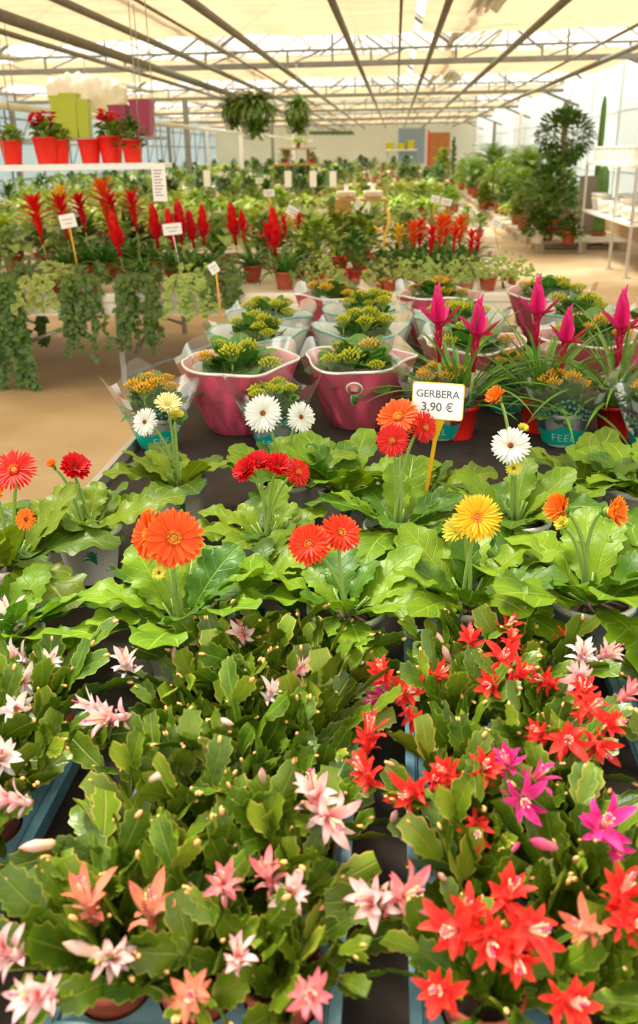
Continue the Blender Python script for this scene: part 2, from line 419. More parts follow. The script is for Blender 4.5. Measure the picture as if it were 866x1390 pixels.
# kind: (petal mat, eye mat, ring mat, petals, rows, el0, narrow)
FK = {'orange': ('p_orange', 'eye_tan', 'ring_yellow', 24, 2, .12, 1.15), 'orangered': ('p_orangered', 'eye_tan', 'ring_yellow', 26, 3, .12, 1.), 'red': ('p_red', 'eye_tan', 'ring_red', 34, 2, .1, .8),
      'scarlet': ('p_scarlet', 'eye_dark', 'ring_red', 20, 3, .55, 1.2), 'yellow': ('p_yellow', 'eye_tan', 'ring_yellow', 34, 3, .14, .8), 'white': ('p_white', 'eye_dark', None, 30, 2, .05, .95),
      'cream': ('p_cream', 'eye_green', None, 30, 2, .5, .9), 'lemonbud': ('p_lemon', 'eye_green', None, 26, 2, .75, .9), 'amber': ('p_amber', 'eye_tan', 'ring_yellow', 22, 2, .85, .9),
      'smallorange': ('p_amber', 'eye_dark', 'ring_yellow', 20, 2, .2, .9), 'smallyellow': ('p_lemon', 'eye_dark', None, 18, 2, .3, .8)}
def flower_parts(kind, Rf, root, mtx, droop=-.35):
    key = (kind, round(Rf, 3))
    if key not in _fc:
        pm, em, rm, n, rows, el, nar = FK[kind]
        _fc[key] = (gerb_petals(Rf, n, el, MT[pm], rows, nar, seed=len(_fc), droop=droop), eye_mesh(Rf, MT[em]), ring_mesh(Rf, MT[rm]) if rm else None, calyx_mesh(Rf))
    p, e, g, c = _fc[key]
    fo = link('flower', p, root); fo.matrix_local = mtx
    link('eye', e, fo)
    if g: link('stamen_ring', g, fo)
    link('calyx', c, fo); return fo
def zmat(pos, n, spin=0.):                                    # local Z along n
    z = Vector(n).normalized(); x = z.orthogonal().normalized()
    x = Matrix.Rotation(spin, 3, z) @ x; y = z.cross(x)
    m = Matrix((x, y, z)).transposed().to_4x4(); m.translation = Vector(pos); return m
CAMDIR = lambda p: (CAMP - Vector(p)).normalized()
def gerbera(px, py, fol, rz, flowers, label, sc=1.0, logo=True, rim=None):
    """px,py: pixel of the pot rim centre. flowers: (px, py, kind, radius, facing offset(x,z), dy)"""
    c = Pz(px, py, BZ+.003+GPH*sc); c.z = BZ+.003
    root = thing('gerbera', c, label, 'potted flower', 'gerberas in white pots', 0, sc)
    po = add_pot(root, GPOT)
    po.rotation_euler = (0, 0, rim if rim is not None else math.atan2(-c.x, c.y)*-1*0 + math.atan2(c.x, c.y)*-1)
    if logo: link('pot_logo', LOGO, po); link('pot_print', PRINT, po)
    f = link('foliage', GFOL[fol], root); f.rotation_euler = (0, 0, rz)
    for (fx, fy, kind, Rf, off, dyy) in flowers:
        w = Py(fx, fy, c.y+dyy); p = (w - c)/sc
        n = (CAMDIR(w)*.75 + Vector((off[0], 0, .25+off[1]))).normalized()
        flower_parts(kind, Rf, root, zmat(p, n, rnd(0, 6)))
        b = Vector((rnd(-.01, .01), rnd(-.01, .01), GPH-.015)); end = p - n*.012
        mid = Vector((b.x*.5+end.x*.5, b.y*.5+end.y*.5, end.z*.75+b.z*.25)) + Vector((n.x, n.y, 0))*-.02
        obj('flower_stem', MB().add(tubeT(bez(b, mid, end, 10), [.0042-.0012*i/10 for i in range(11)], 8)), MT['stem'], root)
    return root
gerbera(243, 652, 4, .3, [(197, 573, 'white', .038, (-.5, -.1), -.03), (228, 551, 'cream', .038, (.1, .8), -.02), (238, 566, 'lemonbud', .026, (.2, 1.2), -.03)],
        'gerbera with white, cream and greenish yellow flowers by the bench corner, whole white pot showing', .98)
gerbera(388, 650, 1, 2.2, [(357, 561, 'white', .048, (-.15, -.1), -.05), (408, 566, 'white', .040, (.5, -.2), -.05)],
        'gerbera with two big white flowers in front of the clear FEEL sleeve of yellow buds', 1.)
gerbera(362, 725, 2, 1.1, [(335, 640, 'scarlet', .033, (-.6, .3), -.04), (351, 630, 'scarlet', .034, (0, .8), -.02), (377, 634, 'scarlet', .034, (.3, .4), -.03), (403, 641, 'red', .035, (.7, .1), -.03)],
        'gerbera with a bunch of deep red flowers behind the orange ones', .95)
gerbera(14, 755, 3, .5, [(20, 639, 'red', .042, (-.3, .3), -.05), (36, 705, 'smallorange', .021, (-.4, -.2), -.08), (-6, 673, 'amber', .026, (-.2, .2), -.04)],
        'gerbera at the left edge with a tall bright red flower and a small orange one', 1.1)
gerbera(118, 712, 0, 2.0, [(101, 637, 'scarlet', .036, (.4, .6), -.03), (72, 632, 'amber', .016, (-.5, .6), -.02)],
        'gerbera with one dark red flower half hidden in leaves, left of the orange pair', 1.05)
gerbera(243, 838, 5, 3.6, [(236, 731, 'orange', .052, (.05, -.1), -.04), (203, 725, 'orange', .046, (-.9, -.2), .0), (216, 778, 'smallyellow', .013, (-.1, 0), -.05)],
        'gerbera with the largest bright orange flower and another turned side-on behind it', 1.)
gerbera(350, 782, 2, 4.4, [], 'gerbera without flowers, its white pot showing between the orange and orange-red ones', .95)
gerbera(470, 822, 0, 5.1, [(420, 739, 'orangered', .040, (-.1, 0), -.03), (462, 724, 'orangered', .039, (.35, .3), .01)],
        'gerbera with two orange-red double flowers in the middle of the bench', 1.)
gerbera(540, 712, 3, 3.3, [(541, 567, 'orange', .044, (-.2, .3), .01), (533, 598, 'red', .035, (-.1, -.1), -.05), (575, 580, 'red', .034, (.7, -.1), .0)],
        'gerbera under the price sign with one orange and two red flowers', 1.05)
gerbera(636, 808, 1, .9, [(648, 703, 'yellow', .041, (.0, .0), -.04), (624, 722, 'lemonbud', .030, (-.7, .4), -.01)],
        'gerbera with a golden yellow flower, white pot with palm logo beneath', 1.08)
gerbera(700, 700, 4, 4.0, [(693, 605, 'white', .040, (0, .05), -.04), (697, 636, 'smallyellow', .017, (.1, .0), -.05), (676, 541, 'amber', .028, (-.7, .5), .02), (709, 583, 'lemonbud', .014, (.3, .7), .0)],
        'gerbera with a flat white flower above a small half open yellow one', 1.08)
gerbera(802, 806, 5, 2.7, [(764, 692, 'amber', .032, (-.9, .2), -.02), (825, 695, 'amber', .033, (1.0, -.2), -.03), (764, 712, 'lemonbud', .016, (-.5, .3), .02)],
        'gerbera with two half open orange flowers turned apart on long stems', 1.12)
gerbera(868, 655, 2, 5.5, [], 'leafy gerbera without flowers at the right edge, behind the rest', 1.2)
gerbera(905, 760, 4, 1.5, [], 'leafy gerbera without flowers cut off by the right edge', 1.1)
gerbera(8, 858, 1, 4.9, [], 'leafy gerbera without flowers in the left corner above the pink cactus', .92)
gerbera(470, 660, 5, .2, [], 'gerbera without flowers, all big flat leaves, in front of the pink wrap with a badge', 1.0)
gerbera(575, 668, 0, 1.9, [], 'gerbera without flowers tucked behind the price sign stake', .9)
gerbera(790, 655, 3, 2.9, [], 'gerbera without flowers in front of the right FEEL sleeve', 1.0)
# ------------------------------------------------------------------ christmas cacti
MT['cact'] = leafmat('cactus_leaf', (.140, .225, .008), (.038, .098, .004), (.21, .29, .025), nv=3, trans=.14, lat=.15, k=1, veinw=.10, edge=(.34, .38, .04), edgew=.14, rvar=.25, nscale=22, rough=.33, spec=.45, bump=.5)
MT['cact_new'] = leafmat('cactus_leaf_young', (.27, .38, .02), (.17, .28, .015), (.42, .38, .06), nv=3, trans=.2, lat=.15, k=1, veinw=.10, edge=(.7, .50, .10), edgew=.2, rvar=.2, rough=.35)
MT['tipbud'] = mat('cactus_tip', (.90, .38, .16), .5, col2=(.62, .45, .12), scale=60)
MT['c_pale'] = petalmat('cactus_petal_pale_pink', [(0, (.93, .20, .26)), (.25, (.92, .50, .50)), (.6, (.95, .74, .72)), (1, (.93, .40, .42))], streak=.08)
MT['c_white'] = petalmat('cactus_petal_white', [(0, (.90, .25, .38)), (.22, (.94, .66, .68)), (.6, (.95, .88, .86)), (1, (.93, .72, .72))], streak=.06)
MT['c_pink'] = petalmat('cactus_petal_pink', [(0, (.96, .50, .45)), (.3, (.94, .42, .42)), (1, (.88, .14, .20))], streak=.1)
MT['c_salmon'] = petalmat('cactus_petal_salmon', [(0, (.95, .66, .58)), (.35, (.95, .38, .26)), (1, (.90, .20, .10))], streak=.1)
MT['c_coral'] = petalmat('cactus_petal_coral', [(0, (.97, .30, .26)), (.3, (.92, .035, .035)), (1, (.90, .06, .025))], streak=.12)
MT['c_magenta'] = petalmat('cactus_petal_magenta', [(0, (.95, .25, .5)), (.35, (.84, .03, .28)), (1, (.80, .04, .32))], streak=.1)
MT['c_style'] = mat('cactus_style', (.88, .04, .22), .4)
MT['c_anther'] = mat('cactus_anther', (.95, .75, .45), .7)
MT['bluetray'] = mat('blue_tray', (.155, .34, .42), .45, col2=(.12, .27, .34), scale=25)
MT['bluetray2'] = mat('dusty_blue_tray', (.19, .36, .41), .5, col2=(.14, .28, .33), scale=18)
def segprof(teeth, ph):
    def f(t):
        b = (math.sin(PI*(t*.86+.07)))**.55*(.7+.35*t)
        q = (t*teeth+ph) % 1.0
        return b*(1.0 - .30*(1-q)**1.2) if t < .97 else .55
    return f
SEG = [leafT(segprof(3.2+.4*k, .1*k), 1., .33+.02*k, nu=13, nv=4, a0=.12, curl=-.35+.12*k, fold=.10, thick=.045, wave=.02, wf=1.5, ph=k) for k in range(4)]
TIP = icoT(1, 1, (.5, 1.1, .5))
def chain(mb, rr, p, d, n, L, depth=0, side=None):
    side = side or Vector((rr.uniform(-1, 1), rr.uniform(-1, 1), rr.uniform(-.2, .6)))
    for k in range(n):
        l = L*rr.uniform(.85, 1.15)
        mb.add(rr.choice(SEG), fr(p, d, side + Vector((0, 0, .3)), sc=(l*rr.uniform(.95, 1.2), l, l)), 1 if (k == n-1 and rr.random() < .35) else 0)
        p = p + d*l*.93
        if depth < 1 and rr.random() < .55 and k < n-1:
            d2 = (d + Vector((rr.uniform(-.8, .8), rr.uniform(-.8, .8), rr.uniform(-.1, .3)))).normalized()
            chain(mb, rr, p, d2, n-k-1, L*.95, depth+1)
        d = (d + Vector((d.x*.25+rr.uniform(-.22, .22), d.y*.25+rr.uniform(-.22, .22), -.20+rr.uniform(-.15, .12)))).normalized()
    if rr.random() < .6:
        for q in range(rr.choice((1, 1, 2))):
            mb.add(TIP, fr(p+Vector((rr.uniform(-.004, .004), rr.uniform(-.004, .004), 0)), d, sc=rr.uniform(.0035, .0062)), 2)
    return p
CPR, CPH = .046, .080
CPOT = mk_pot(MT['terracotta'], CPR, CPH)
def cact_foliage(seed, n=17, L=.041):
    rr = random.Random(seed); mb = MB()
    for k in range(n):
        az = k*2.399+rr.uniform(-.3, .3); q = k/n; el = R(30+55*q)
        chain(mb, rr, Vector((math.cos(az)*.02*(1-q), math.sin(az)*.02*(1-q), CPH-.02)), sph(az, el), rr.choice((2, 2, 3, 3)) if q < .7 else 2, L*rr.uniform(.85, 1.12))
    return mb.mesh('foliage', [MT['cact'], MT['cact_new'], MT['tipbud']])
CFOL = [cact_foliage(500+k, n=[14, 16, 13, 15, 14, 16][k], L=[.057, .052, .060, .055, .051, .056][k]) for k in range(6)]
def cpet(t): return max(.04, (math.sin(PI*(t*.80+.17)))**.8*(1 if t < .85 else (1-t)/.15*.6+.4)*(.95 if t < .97 else .35))
def cactus_flower(seed, pm, openness=1.):
    rr = random.Random(seed); mb = MB()                       # axis +Z, length about 1
    mb.add(latheT([(.06, 0), (.10, .06), (.085, .2), (.075, .42), (.10, .55)], 10))
    tiers = [(.10, 5, .30, .9, -1.1), (.30, 5, .38, .80, -.9), (.50, 7, .50, .45, -.75)]
    for z, n, L, a, cu in tiers:
        for k in range(n):
            az = 2*PI*k/n + rr.uniform(-.2, .2)+z*3; el = R(58-22*openness)+rr.uniform(-.32, .32)+(.25 if z > .45 else 0)
            t = leafT(cpet, 1., .175, nu=7, nv=2, a0=.2, curl=cu*openness*rr.uniform(.5, 1.5), fold=.4, wave=.02, wf=1.3, ph=rr.uniform(0, 6))
            mb.add(t, fr(sph(az, 0)*.06+Vector((0, 0, z)), sph(az, el), sc=L*1.30*rr.uniform(.75, 1.15), twist=rr.uniform(-.7, .7)))
    sub = MB()
    for k in range(12):
        az = rr.uniform(0, 6.28); e = Vector((math.cos(az)*.09, math.sin(az)*.09, 1.05+rr.uniform(-.06, .06)))
        sub.add(tubeT([(math.cos(az)*.02, math.sin(az)*.02, .5), e], .006, 4, False), None, 1); sub.add(icoT(.016, 1), tr(e), 1)
    sub.add(tubeT([(0, 0, .5), (.02, 0, 1.2)], .014, 6), None, 0); sub.add(icoT(.035, 1), tr((.02, 0, 1.21)), 0)
    return mb.mesh('flower', pm), sub.mesh('style', [MT['c_style'], MT['c_anther']])
CFL = {}
for nm, m in (('pale', 'c_pale'), ('white', 'c_white'), ('pink', 'c_pink'), ('salmon', 'c_salmon'), ('coral', 'c_coral'), ('magenta', 'c_magenta')):
    CFL[nm] = [cactus_flower(40+k, MT[m], [.75, 1.0, 1.2][k]) for k in range(3)]
def bud_mesh(m):
    return MB().add(latheT([(.10, 0), (.16, .12), (.17, .35), (.20, .6), (.13, .85), (.01, 1.05)], 9)).mesh('bud', m)
MT['c_bud'] = petalmat('cactus_bud', [(0, (.80, .50, .16)), (.2, (.93, .62, .38)), (.7, (.94, .68, .60)), (1, (.92, .42, .35))])
MT['c_budm'] = petalmat('cactus_bud_magenta', [(0, (.90, .35, .45)), (1, (.80, .03, .22))])
CBUD = {'bud': bud_mesh(MT['c_bud']), 'mbud': bud_mesh(MT['c_budm'])}
# blue trays: cols x rows of pots, (x centre, y front, cols, rows, pitch)
TT = .004
def tray(xc, y0, cols, rows, pitch, label, mt):
    w = cols*pitch+.012; d = rows*pitch+.012; mb = MB(); ht = .050
    x0, x1, y1 = xc-w/2, xc+w/2, y0+d
    mb.add(boxT(x0+.006, x1-.006, y0+.006, y1-.006, 0, .003))
    for a in (boxT(x0, x0+.005, y0, y1, 0, ht, .0015), boxT(x1-.005, x1, y0, y1, 0, ht, .0015), boxT(x0, x1, y0, y0+.005, 0, ht, .0015), boxT(x0, x1, y1-.005, y1, 0, ht, .0015)): mb.add(a)
    for a in (boxT(x0-.012, x0+.004, y0-.012, y1+.012, ht-.004, ht, .0012), boxT(x1-.004, x1+.012, y0-.012, y1+.012, ht-.004, ht, .0012), boxT(x0, x1, y0-.012, y0+.004, ht-.0045, ht-.0005, .0012), boxT(x0, x1, y1-.004, y1+.012, ht-.0045, ht-.0005, .0012)): mb.add(a)
    # top deck with round holes (ring plates) around every pot
    for i in range(cols):
        for j in range(rows):
            cx, cy = x0+.006+pitch*(i+.5), y0+.006+pitch*(j+.5); n = 32; v = []; f = []
            rh = CPR*.93
            for q in range(n):
                a = 2*PI*q/n; c_, s_ = math.cos(a), math.sin(a); k = pitch/2/max(abs(c_), abs(s_))
                v += [(cx+rh*c_, cy+rh*s_, ht-.006), (cx+k*c_, cy+k*s_, ht-.006), (cx+rh*c_, cy+rh*s_, ht-.022)]
            for q in range(n):
                p = (q+1) % n; f += [(q*3, q*3+1, p*3+1, p*3), (q*3+2, q*3, p*3, p*3+2)]
            mb.add(T(v, f))
    o = obj('carry_tray', mb, mt, None, (0, 0, BZ+.003), smooth=False); tag(o, label, 'plant tray', 'blue plastic carrying trays of cactus pots')
    return [(x0+.006+pitch*(i+.5), y0+.006+pitch*(j+.5)) for j in range(rows) for i in range(cols)]
def xat(px, py, z=BZ+.05): return Pz(px, py, z).x
xl = xat(95, 1045); xm0 = xat(138, 1215); xm1 = xat(458, 1250); xr0 = xat(556, 1040); xr4 = xat(862, 1000)
print('tray edges', xl, xm0, xm1, xr0, xr4, 'bench edge', xat(145, 645, BZ), 'ys', Pz(433, 870, .73).y, Pz(433, 1390, .73).y)
yf = Pz(433, 1400, BZ).y
spots = []
pm = (xm1-xm0-.012)/3
for s in tray(xl-.012-.162, yf+.30-.115*3, 3, 5, .104, 'pale blue tray at the left edge holding pink-flowered cactus pots', MT['bluetray']): spots.append(s+('L',))
for s in tray((xm0+xm1)/2, yf-.05, 3, 7, pm, 'pale blue tray in the middle, almost hidden under cactus leaves', MT['bluetray2']): spots.append(s+('M',))
for s in tray(xr0+.126, yf-.06, 2, 7, .114, 'pale blue tray right of the dark gap, holding coral-flowered cacti', MT['bluetray']): spots.append(s+('R',))
for s in tray(xr4+.126, yf+.05, 2, 7, .114, 'pale blue tray cut off by the right edge', MT['bluetray2']): spots.append(s+('E',))
print('yf', yf, 'pitch', pm)
# which spots are kept: visible ones
def proj(p):
    q = Vector(p)-CAMP; z = q.dot(fw); return (CX+F*q.dot(rt)/z, CY-F*q.dot(up)/z, z)
plants = []
for (x, y, g) in spots:
    qx, qy, _ = proj((x, y, BZ+.08))
    if -230 < qx < 1120 and qy < 1500 and qy > 880: plants.append([x, y, g, []])
print('cacti', len(plants), [(round(proj((p[0], p[1], .73))[0]), round(proj((p[0], p[1], .73))[1]), p[2]) for p in plants])
CF = [  # px, py, kind, variant, length, z, lean(x,y,z)
 (14, 838, 'white', 0, .060, .80, (-.1, -.2, 1)), (24, 893, 'white', 1, .064, .80, (-.3, -.5, .6)), (30, 925, 'white', 2, .055, .80, (.2, -.6, .5)), (22, 962, 'white', 1, .062, .81, (.3, -.6, .3)),
 (66, 900, 'white', 0, .040, .80, (.4, -.2, .6)), (2, 1030, 'white', 1, .06, .81, (.3, -.4, .6)), (14, 1086, 'pale', 0, .055, .82, (-.8, -.1, .2)), (4, 1290, 'pale', 1, .06, .82, (-.3, -.3, .6)),
 (172, 903, 'white', 1, .056, .81, (-.1, -.3, .9)), (150, 975, 'pale', 1, .064, .82, (-.4, -.6, .35)), (130, 960, 'white', 0, .05, .81, (-.7, -.3, .5)), (333, 858, 'pink', 1, .050, .81, (0, -.6, .8)),
 (330, 862, 'pale', 2, .048, .812, (0, -.8, .4)), (404, 912, 'pale', 0, .050, .80, (.7, -.1, .5)), (368, 940, 'white', 0, .040, .81, (.4, -.1, .9)),
 (122, 1228, 'salmon', 0, .060, .83, (-.1, -.1, 1)), (206, 1240, 'salmon', 0, .060, .82, (.1, -.2, 1)), (150, 1300, 'pale', 1, .05, .82, (.4, -.3, .6)),
 (303, 1200, 'pink', 1, .050, .83, (0, -.4, .8)), (364, 1190, 'pink', 0, .042, .83, (-.2, -.1, 1)), (392, 1213, 'pale', 1, .052, .83, (.1, -.5, .7)), (322, 1300, 'pale', 0, .04, .82, (.1, -.1, 1)),
 (428, 1082, 'pale', 1, .066, .83, (-.1, -.2, 1)), (446, 1110, 'pale', 2, .060, .83, (.3, -.6, .3)), (500, 1000, 'coral', 0, .056, .82, (.1, 0, 1)), (496, 1050, 'coral', 1, .056, .82, (-.3, -.3, .8)),
 (506, 1225, 'pale', 1, .062, .82, (-.3, -.5, .6)), (548, 1215, 'pink', 2, .055, .82, (.4, -.4, .6)),
 (520, 915, 'coral', 1, .054, .80, (-.2, -.3, .8)), (552, 940, 'coral', 2, .056, .80, (.2, -.5, .5)), (517, 945, 'magenta', 0, .042, .80, (-.6, -.5, .2)), (560, 975, 'coral', 0, .045, .80, (.2, -.6, 0)), (590, 918, 'coral', 1, .050, .80, (.5, -.3, .7)),
 (640, 870, 'coral', 0, .050, .81, (-.1, -.2, 1)), (686, 855, 'coral', 1, .052, .82, (.3, -.3, .8)), (684, 895, 'coral', 2, .056, .82, (0, -.5, .7)), (668, 930, 'coral', 1, .055, .82, (-.3, -.6, .4)), (704, 915, 'coral', 0, .045, .82, (.4, -.3, .6)),
 (765, 868, 'coral', 1, .045, .80, (.2, -.3, .8)), (790, 890, 'white', 1, .056, .81, (-.1, -.4, .8)), (822, 888, 'pale', 1, .05, .81, (.5, -.3, .6)), (786, 918, 'pale', 2, .052, .81, (0, -.7, .3)), (742, 925, 'coral', 1, .048, .81, (-.5, -.4, .5)),
 (800, 962, 'coral', 2, .056, .82, (.2, -.5, .7)), (822, 985, 'coral', 1, .054, .82, (.4, -.4, .5)), (770, 1005, 'coral', 2, .056, .82, (-.1, -.6, .5)), (735, 995, 'coral', 1, .046, .82, (-.4, -.4, .5)), (852, 942, 'pink', 0, .04, .82, (.6, -.1, .7)), (812, 1010, 'coral', 0, .05, .82, (.2, -.7, .1)),
 (790, 940, 'coral', 1, .05, .815, (.1, -.4, .7)), (695, 870, 'coral', 1, .04, .83, (.1, -.3, .9)), (610, 1050, 'coral', 1, .048, .82, (-.4, -.4, .6)), (655, 1045, 'coral', 1, .055, .83, (.1, -.5, .7)), (560, 1078, 'coral', 0, .056, .82, (-.3, -.5, .4)), (590, 1060, 'coral', 1, .04, .81, (.0, -.5, .6)),
 (692, 1040, 'magenta', 1, .052, .83, (-.3, -.3, .8)), (722, 1060, 'magenta', 0, .052, .83, (.4, -.2, .8)), (708, 1085, 'magenta', 2, .056, .83, (0, -.6, .4)), (646, 1122, 'coral', 2, .042, .82, (0, -.8, .3)), (818, 1122, 'magenta', 2, .060, .84, (0, -.5, .8)),
 (830, 1150, 'magenta', 0, .034, .83, (.2, -.6, .3)), (620, 1262, 'coral', 2, .058, .84, (-.3, -.5, .5)), (690, 1215, 'coral', 1, .055, .84, (.1, -.3, .9)), (716, 1262, 'coral', 2, .058, .84, (.3, -.5, .6)), (664, 1275, 'coral', 1, .058, .84, (0, -.6, .4)), (640, 1240, 'coral', 0, .04, .84, (-.2, -.2, .9)), (700, 1295, 'coral', 1, .05, .83, (0, -.7, .3)),
 (842, 1215, 'coral', 0, .055, .84, (.2, -.2, .9)), (856, 1255, 'coral', 1, .056, .84, (.1, -.5, .6)), (800, 1262, 'salmon', 0, .048, .83, (-.5, -.3, .6)), (600, 1345, 'coral', 1, .055, .83, (-.2, -.5, .6)), (770, 1360, 'coral', 1, .055, .83, (.2, -.5, .6)), (50, 1350, 'pale', 1, .055, .83, (-.2, -.5, .6)), (260, 1350, 'salmon', 1, .05, .83, (.1, -.5, .6)), (420, 1350, 'pink', 1, .05, .83, (.1, -.5, .6)),
 (125, 870, 'bud', 0, .032, .80, (.7, -.1, .1)), (237, 890, 'bud', 0, .030, .80, (.0, .2, 1)), (302, 980, 'bud', 0, .036, .82, (.6, -.3, .1)), (296, 1014, 'bud', 0, .034, .82, (-.8, -.2, .1)), (214, 1056, 'bud', 0, .042, .82, (.8, -.1, .5)), (52, 1148, 'bud', 0, .040, .81, (-.9, -.2, 0)),
 (356, 1056, 'bud', 0, .030, .82, (0, .0, 1)), (322, 1100, 'bud', 0, .024, .82, (-.6, -.1, .5)), (325, 950, 'bud', 0, .018, .82, (.3, 0, .6)), (112, 1288, 'bud', 0, .038, .82, (-.8, -.1, .4)), (598, 872, 'bud', 0, .034, .81, (-.3, .1, .9)), (606, 888, 'bud', 0, .032, .81, (-.3, .0, .8)),
 (738, 1146, 'mbud', 0, .036, .83, (-.7, -.2, .4)), (353, 1106, 'mbud', 0, .014, .82, (0, 0, 1)), (600, 1190, 'bud', 0, .018, .82, (-.4, -.3, .7)), (700, 1150, 'mbud', 0, .016, .82, (.4, 0, .7)), (535, 1108, 'bud', 0, .024, .80, (.2, -.2, .9)),
]
for c in CF:
    w = Pz(c[0], c[1], c[5]); best = min(plants, key=lambda p: (p[0]-w.x)**2 + (p[1]+.01-w.y)**2 + (0.004 if p[2] == 'E' else 0)); best[3].append((c, w))
NUM = {'L': 'left tray', 'M': 'middle tray', 'R': 'right tray', 'E': 'right edge tray'}
cols_word = {'white': 'white and pink', 'pale': 'pale pink', 'pink': 'pink', 'salmon': 'salmon', 'coral': 'coral red', 'magenta': 'magenta', 'bud': 'unopened', 'mbud': 'magenta unopened'}
rowsy = {}
for p in plants: rowsy.setdefault(p[2], set()).add(round(p[1], 3))
for i, (x, y, g, fl) in enumerate(plants):
    rr = random.Random(900+i)
    ks = []
    for c, w in fl:
        k = cols_word[c[2]]
        if k not in ks: ks.append(k)
    ys = sorted(rowsy[g]); ri = ys.index(round(y, 3)); xs = sorted({round(q[0], 3) for q in plants if q[2] == g}); ci = xs.index(round(x, 3))
    ordw = ['nearest', 'second', 'third', 'fourth', 'fifth', 'sixth', 'seventh', 'eighth', 'ninth'][ri]
    side = (['left', 'right'] if len(xs) == 2 else ['left', 'middle', 'right'] if len(xs) == 3 else ['left'])[ci]
    what = (' and '.join(ks[:2]) + ' flowers') if ks else 'no open flowers'
    root = thing('christmas_cactus', (x, y, BZ+.0035+.003), 'cactus with %s, %s column, %s row, %s' % (what, side, ordw, NUM[g]), 'potted cactus', 'christmas cacti in the blue trays')
    add_pot(root, CPOT)
    f = link('foliage', CFOL[(i*5+ri) % 6], root); f.rotation_euler = (0, 0, rr.uniform(0, 6.28)); s = rr.uniform(.92, 1.1); f.scale = (s, s, s)
    for c, w in fl:
        p = w - root.location; n = Vector(c[6]).normalized(); Lf = c[4]
        if c[2] in CBUD: fo = link('bud', CBUD[c[2]], root)
        else:
            a, b = CFL[c[2]][c[3]]; fo = link('flower', a, root); link('style', b, fo)
        base = p - n*Lf*.5
        m = zmat(base, n, rr.uniform(0, 6.28)); 
        if c[2] in CBUD: fo.matrix_local = m @ Matrix.Diagonal((Lf*.9, Lf*.9, Lf, 1))
        else: fo.matrix_local = m @ Matrix.Scale(Lf, 4)
        # the stem of flat segments that carries it
        st = Vector((rr.uniform(-.015, .015), rr.uniform(-.015, .015), CPH-.02)); mid = st*.5+base*.5+Vector((0, 0, .03))
        pts = bez(st, mid, base, 12); tot = sum((pts[k+1]-pts[k]).length for k in range(12)); ns = max(2, round(tot/.042)); mb = MB()
        pp = bez(st, mid, base, ns)
        for k in range(ns):
            d = pp[k+1]-pp[k]; l = d.length*1.06
            mb.add(SEG[k % 4], fr(pp[k], d, Vector((rr.uniform(-.6, .6), -.6, .8)), sc=(min(l, .045)*1.1, l, min(l, .04))))
        obj('flowering_stem', mb, [MT['cact'], MT['cact_new'], MT['tipbud']], root)
# ------------------------------------------------------------------ benches, setting
MT['alu'] = mat('aluminium', (.60, .60, .57), .35, metal=.7)
MT['galv'] = mat('galvanised_steel', (.42, .43, .40), .45, metal=.5, var=.3, scale=20)
MT['mat_cloth'] = mat('dark_ground_cloth', (.034, .021, .013), .9, col2=(.018, .011, .007), scale=12, bump=.5, bscale=300)
MT['bench_white'] = mat('bench_board', (.80, .76, .66), .5, var=.12, scale=6)
MT['concrete'] = mat('floor_concrete', (.60, .45, .27), .6, col2=(.42, .29, .155), scale=1.1, bump=.3, bscale=20)
MT['steelpipe'] = mat('painted_pipe', (.22, .20, .145), .5, metal=.1, var=.2, scale=10)
MT['screen'] = None
def shade_mat():
    m, nt, b = base_mat('shade_screen'); nt.nodes.remove(b)
    tc = nn(nt, 'ShaderNodeTexCoord'); mp = nn(nt, 'ShaderNodeMapping'); mp.inputs['Scale'].default_value = (.35, 3.2, 1); lk(nt, tc.outputs['Object'], mp.inputs[0])
    n = nn(nt, 'ShaderNodeTexNoise'); n.inputs['Scale'].default_value = 1.6; n.inputs['Detail'].default_value = 4; lk(nt, mp.outputs[0], n.inputs['Vector'])
    c = mixc(nt, n.outputs[0], (.74, .59, .38), (.46, .345, .21))
    tr_ = nn(nt, 'ShaderNodeBsdfTransparent'); lk(nt, c, tr_.inputs[0])
    tl = nn(nt, 'ShaderNodeBsdfTranslucent'); lk(nt, c, tl.inputs[0]); df = nn(nt, 'ShaderNodeBsdfDiffuse'); lk(nt, c, df.inputs[0])
    m1 = nn(nt, 'ShaderNodeMixShader'); m1.inputs[0].default_value = .4; lk(nt, tl.outputs[0], m1.inputs[1]); lk(nt, df.outputs[0], m1.inputs[2])
    m2 = nn(nt, 'ShaderNodeMixShader'); m2.inputs[0].default_value = .88; lk(nt, tr_.outputs[0], m2.inputs[1]); lk(nt, m1.outputs[0], m2.inputs[2])
    lk(nt, m2.outputs[0], nt.nodes['Material Output'].inputs[0]); return m
MT['screen'] = shade_mat()
MT['glass'] = film('roof_glass', (.97, .99, 1), .06)
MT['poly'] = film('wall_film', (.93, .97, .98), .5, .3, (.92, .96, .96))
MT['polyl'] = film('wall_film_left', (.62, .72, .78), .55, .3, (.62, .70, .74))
MT['backwall'] = mat('back_wall_sheet', (.66, .66, .57), .5, col2=(.56, .58, .50), scale=.8, trans=.4)
MT['wood'] = mat('crate_wood', (.50, .27, .09), .6, col2=(.36, .18, .055), scale=9, stretch=(1, 1, 8))
MT['doorwood'] = mat('orange_wood', (.48, .20, .05), .6, col2=(.36, .14, .03), scale=5, stretch=(1, 1, 6))
MT['palletwood'] = mat('pallet_wood', (.70, .62, .47), .7, col2=(.55, .47, .34), scale=9)
MT['white'] = mat('white_plastic', (.86, .84, .78), .4)
MT['taupe'] = mat('taupe_planter', (.33, .27, .20), .6, var=.15)
MT['lime'] = mat('lime_plastic', (.50, .58, .03), .4)
MT['plum'] = mat('plum_plastic', (.35, .03, .10), .4)
XW0, XW1, YB, ZC = -10., 4.35, 50., 2.83
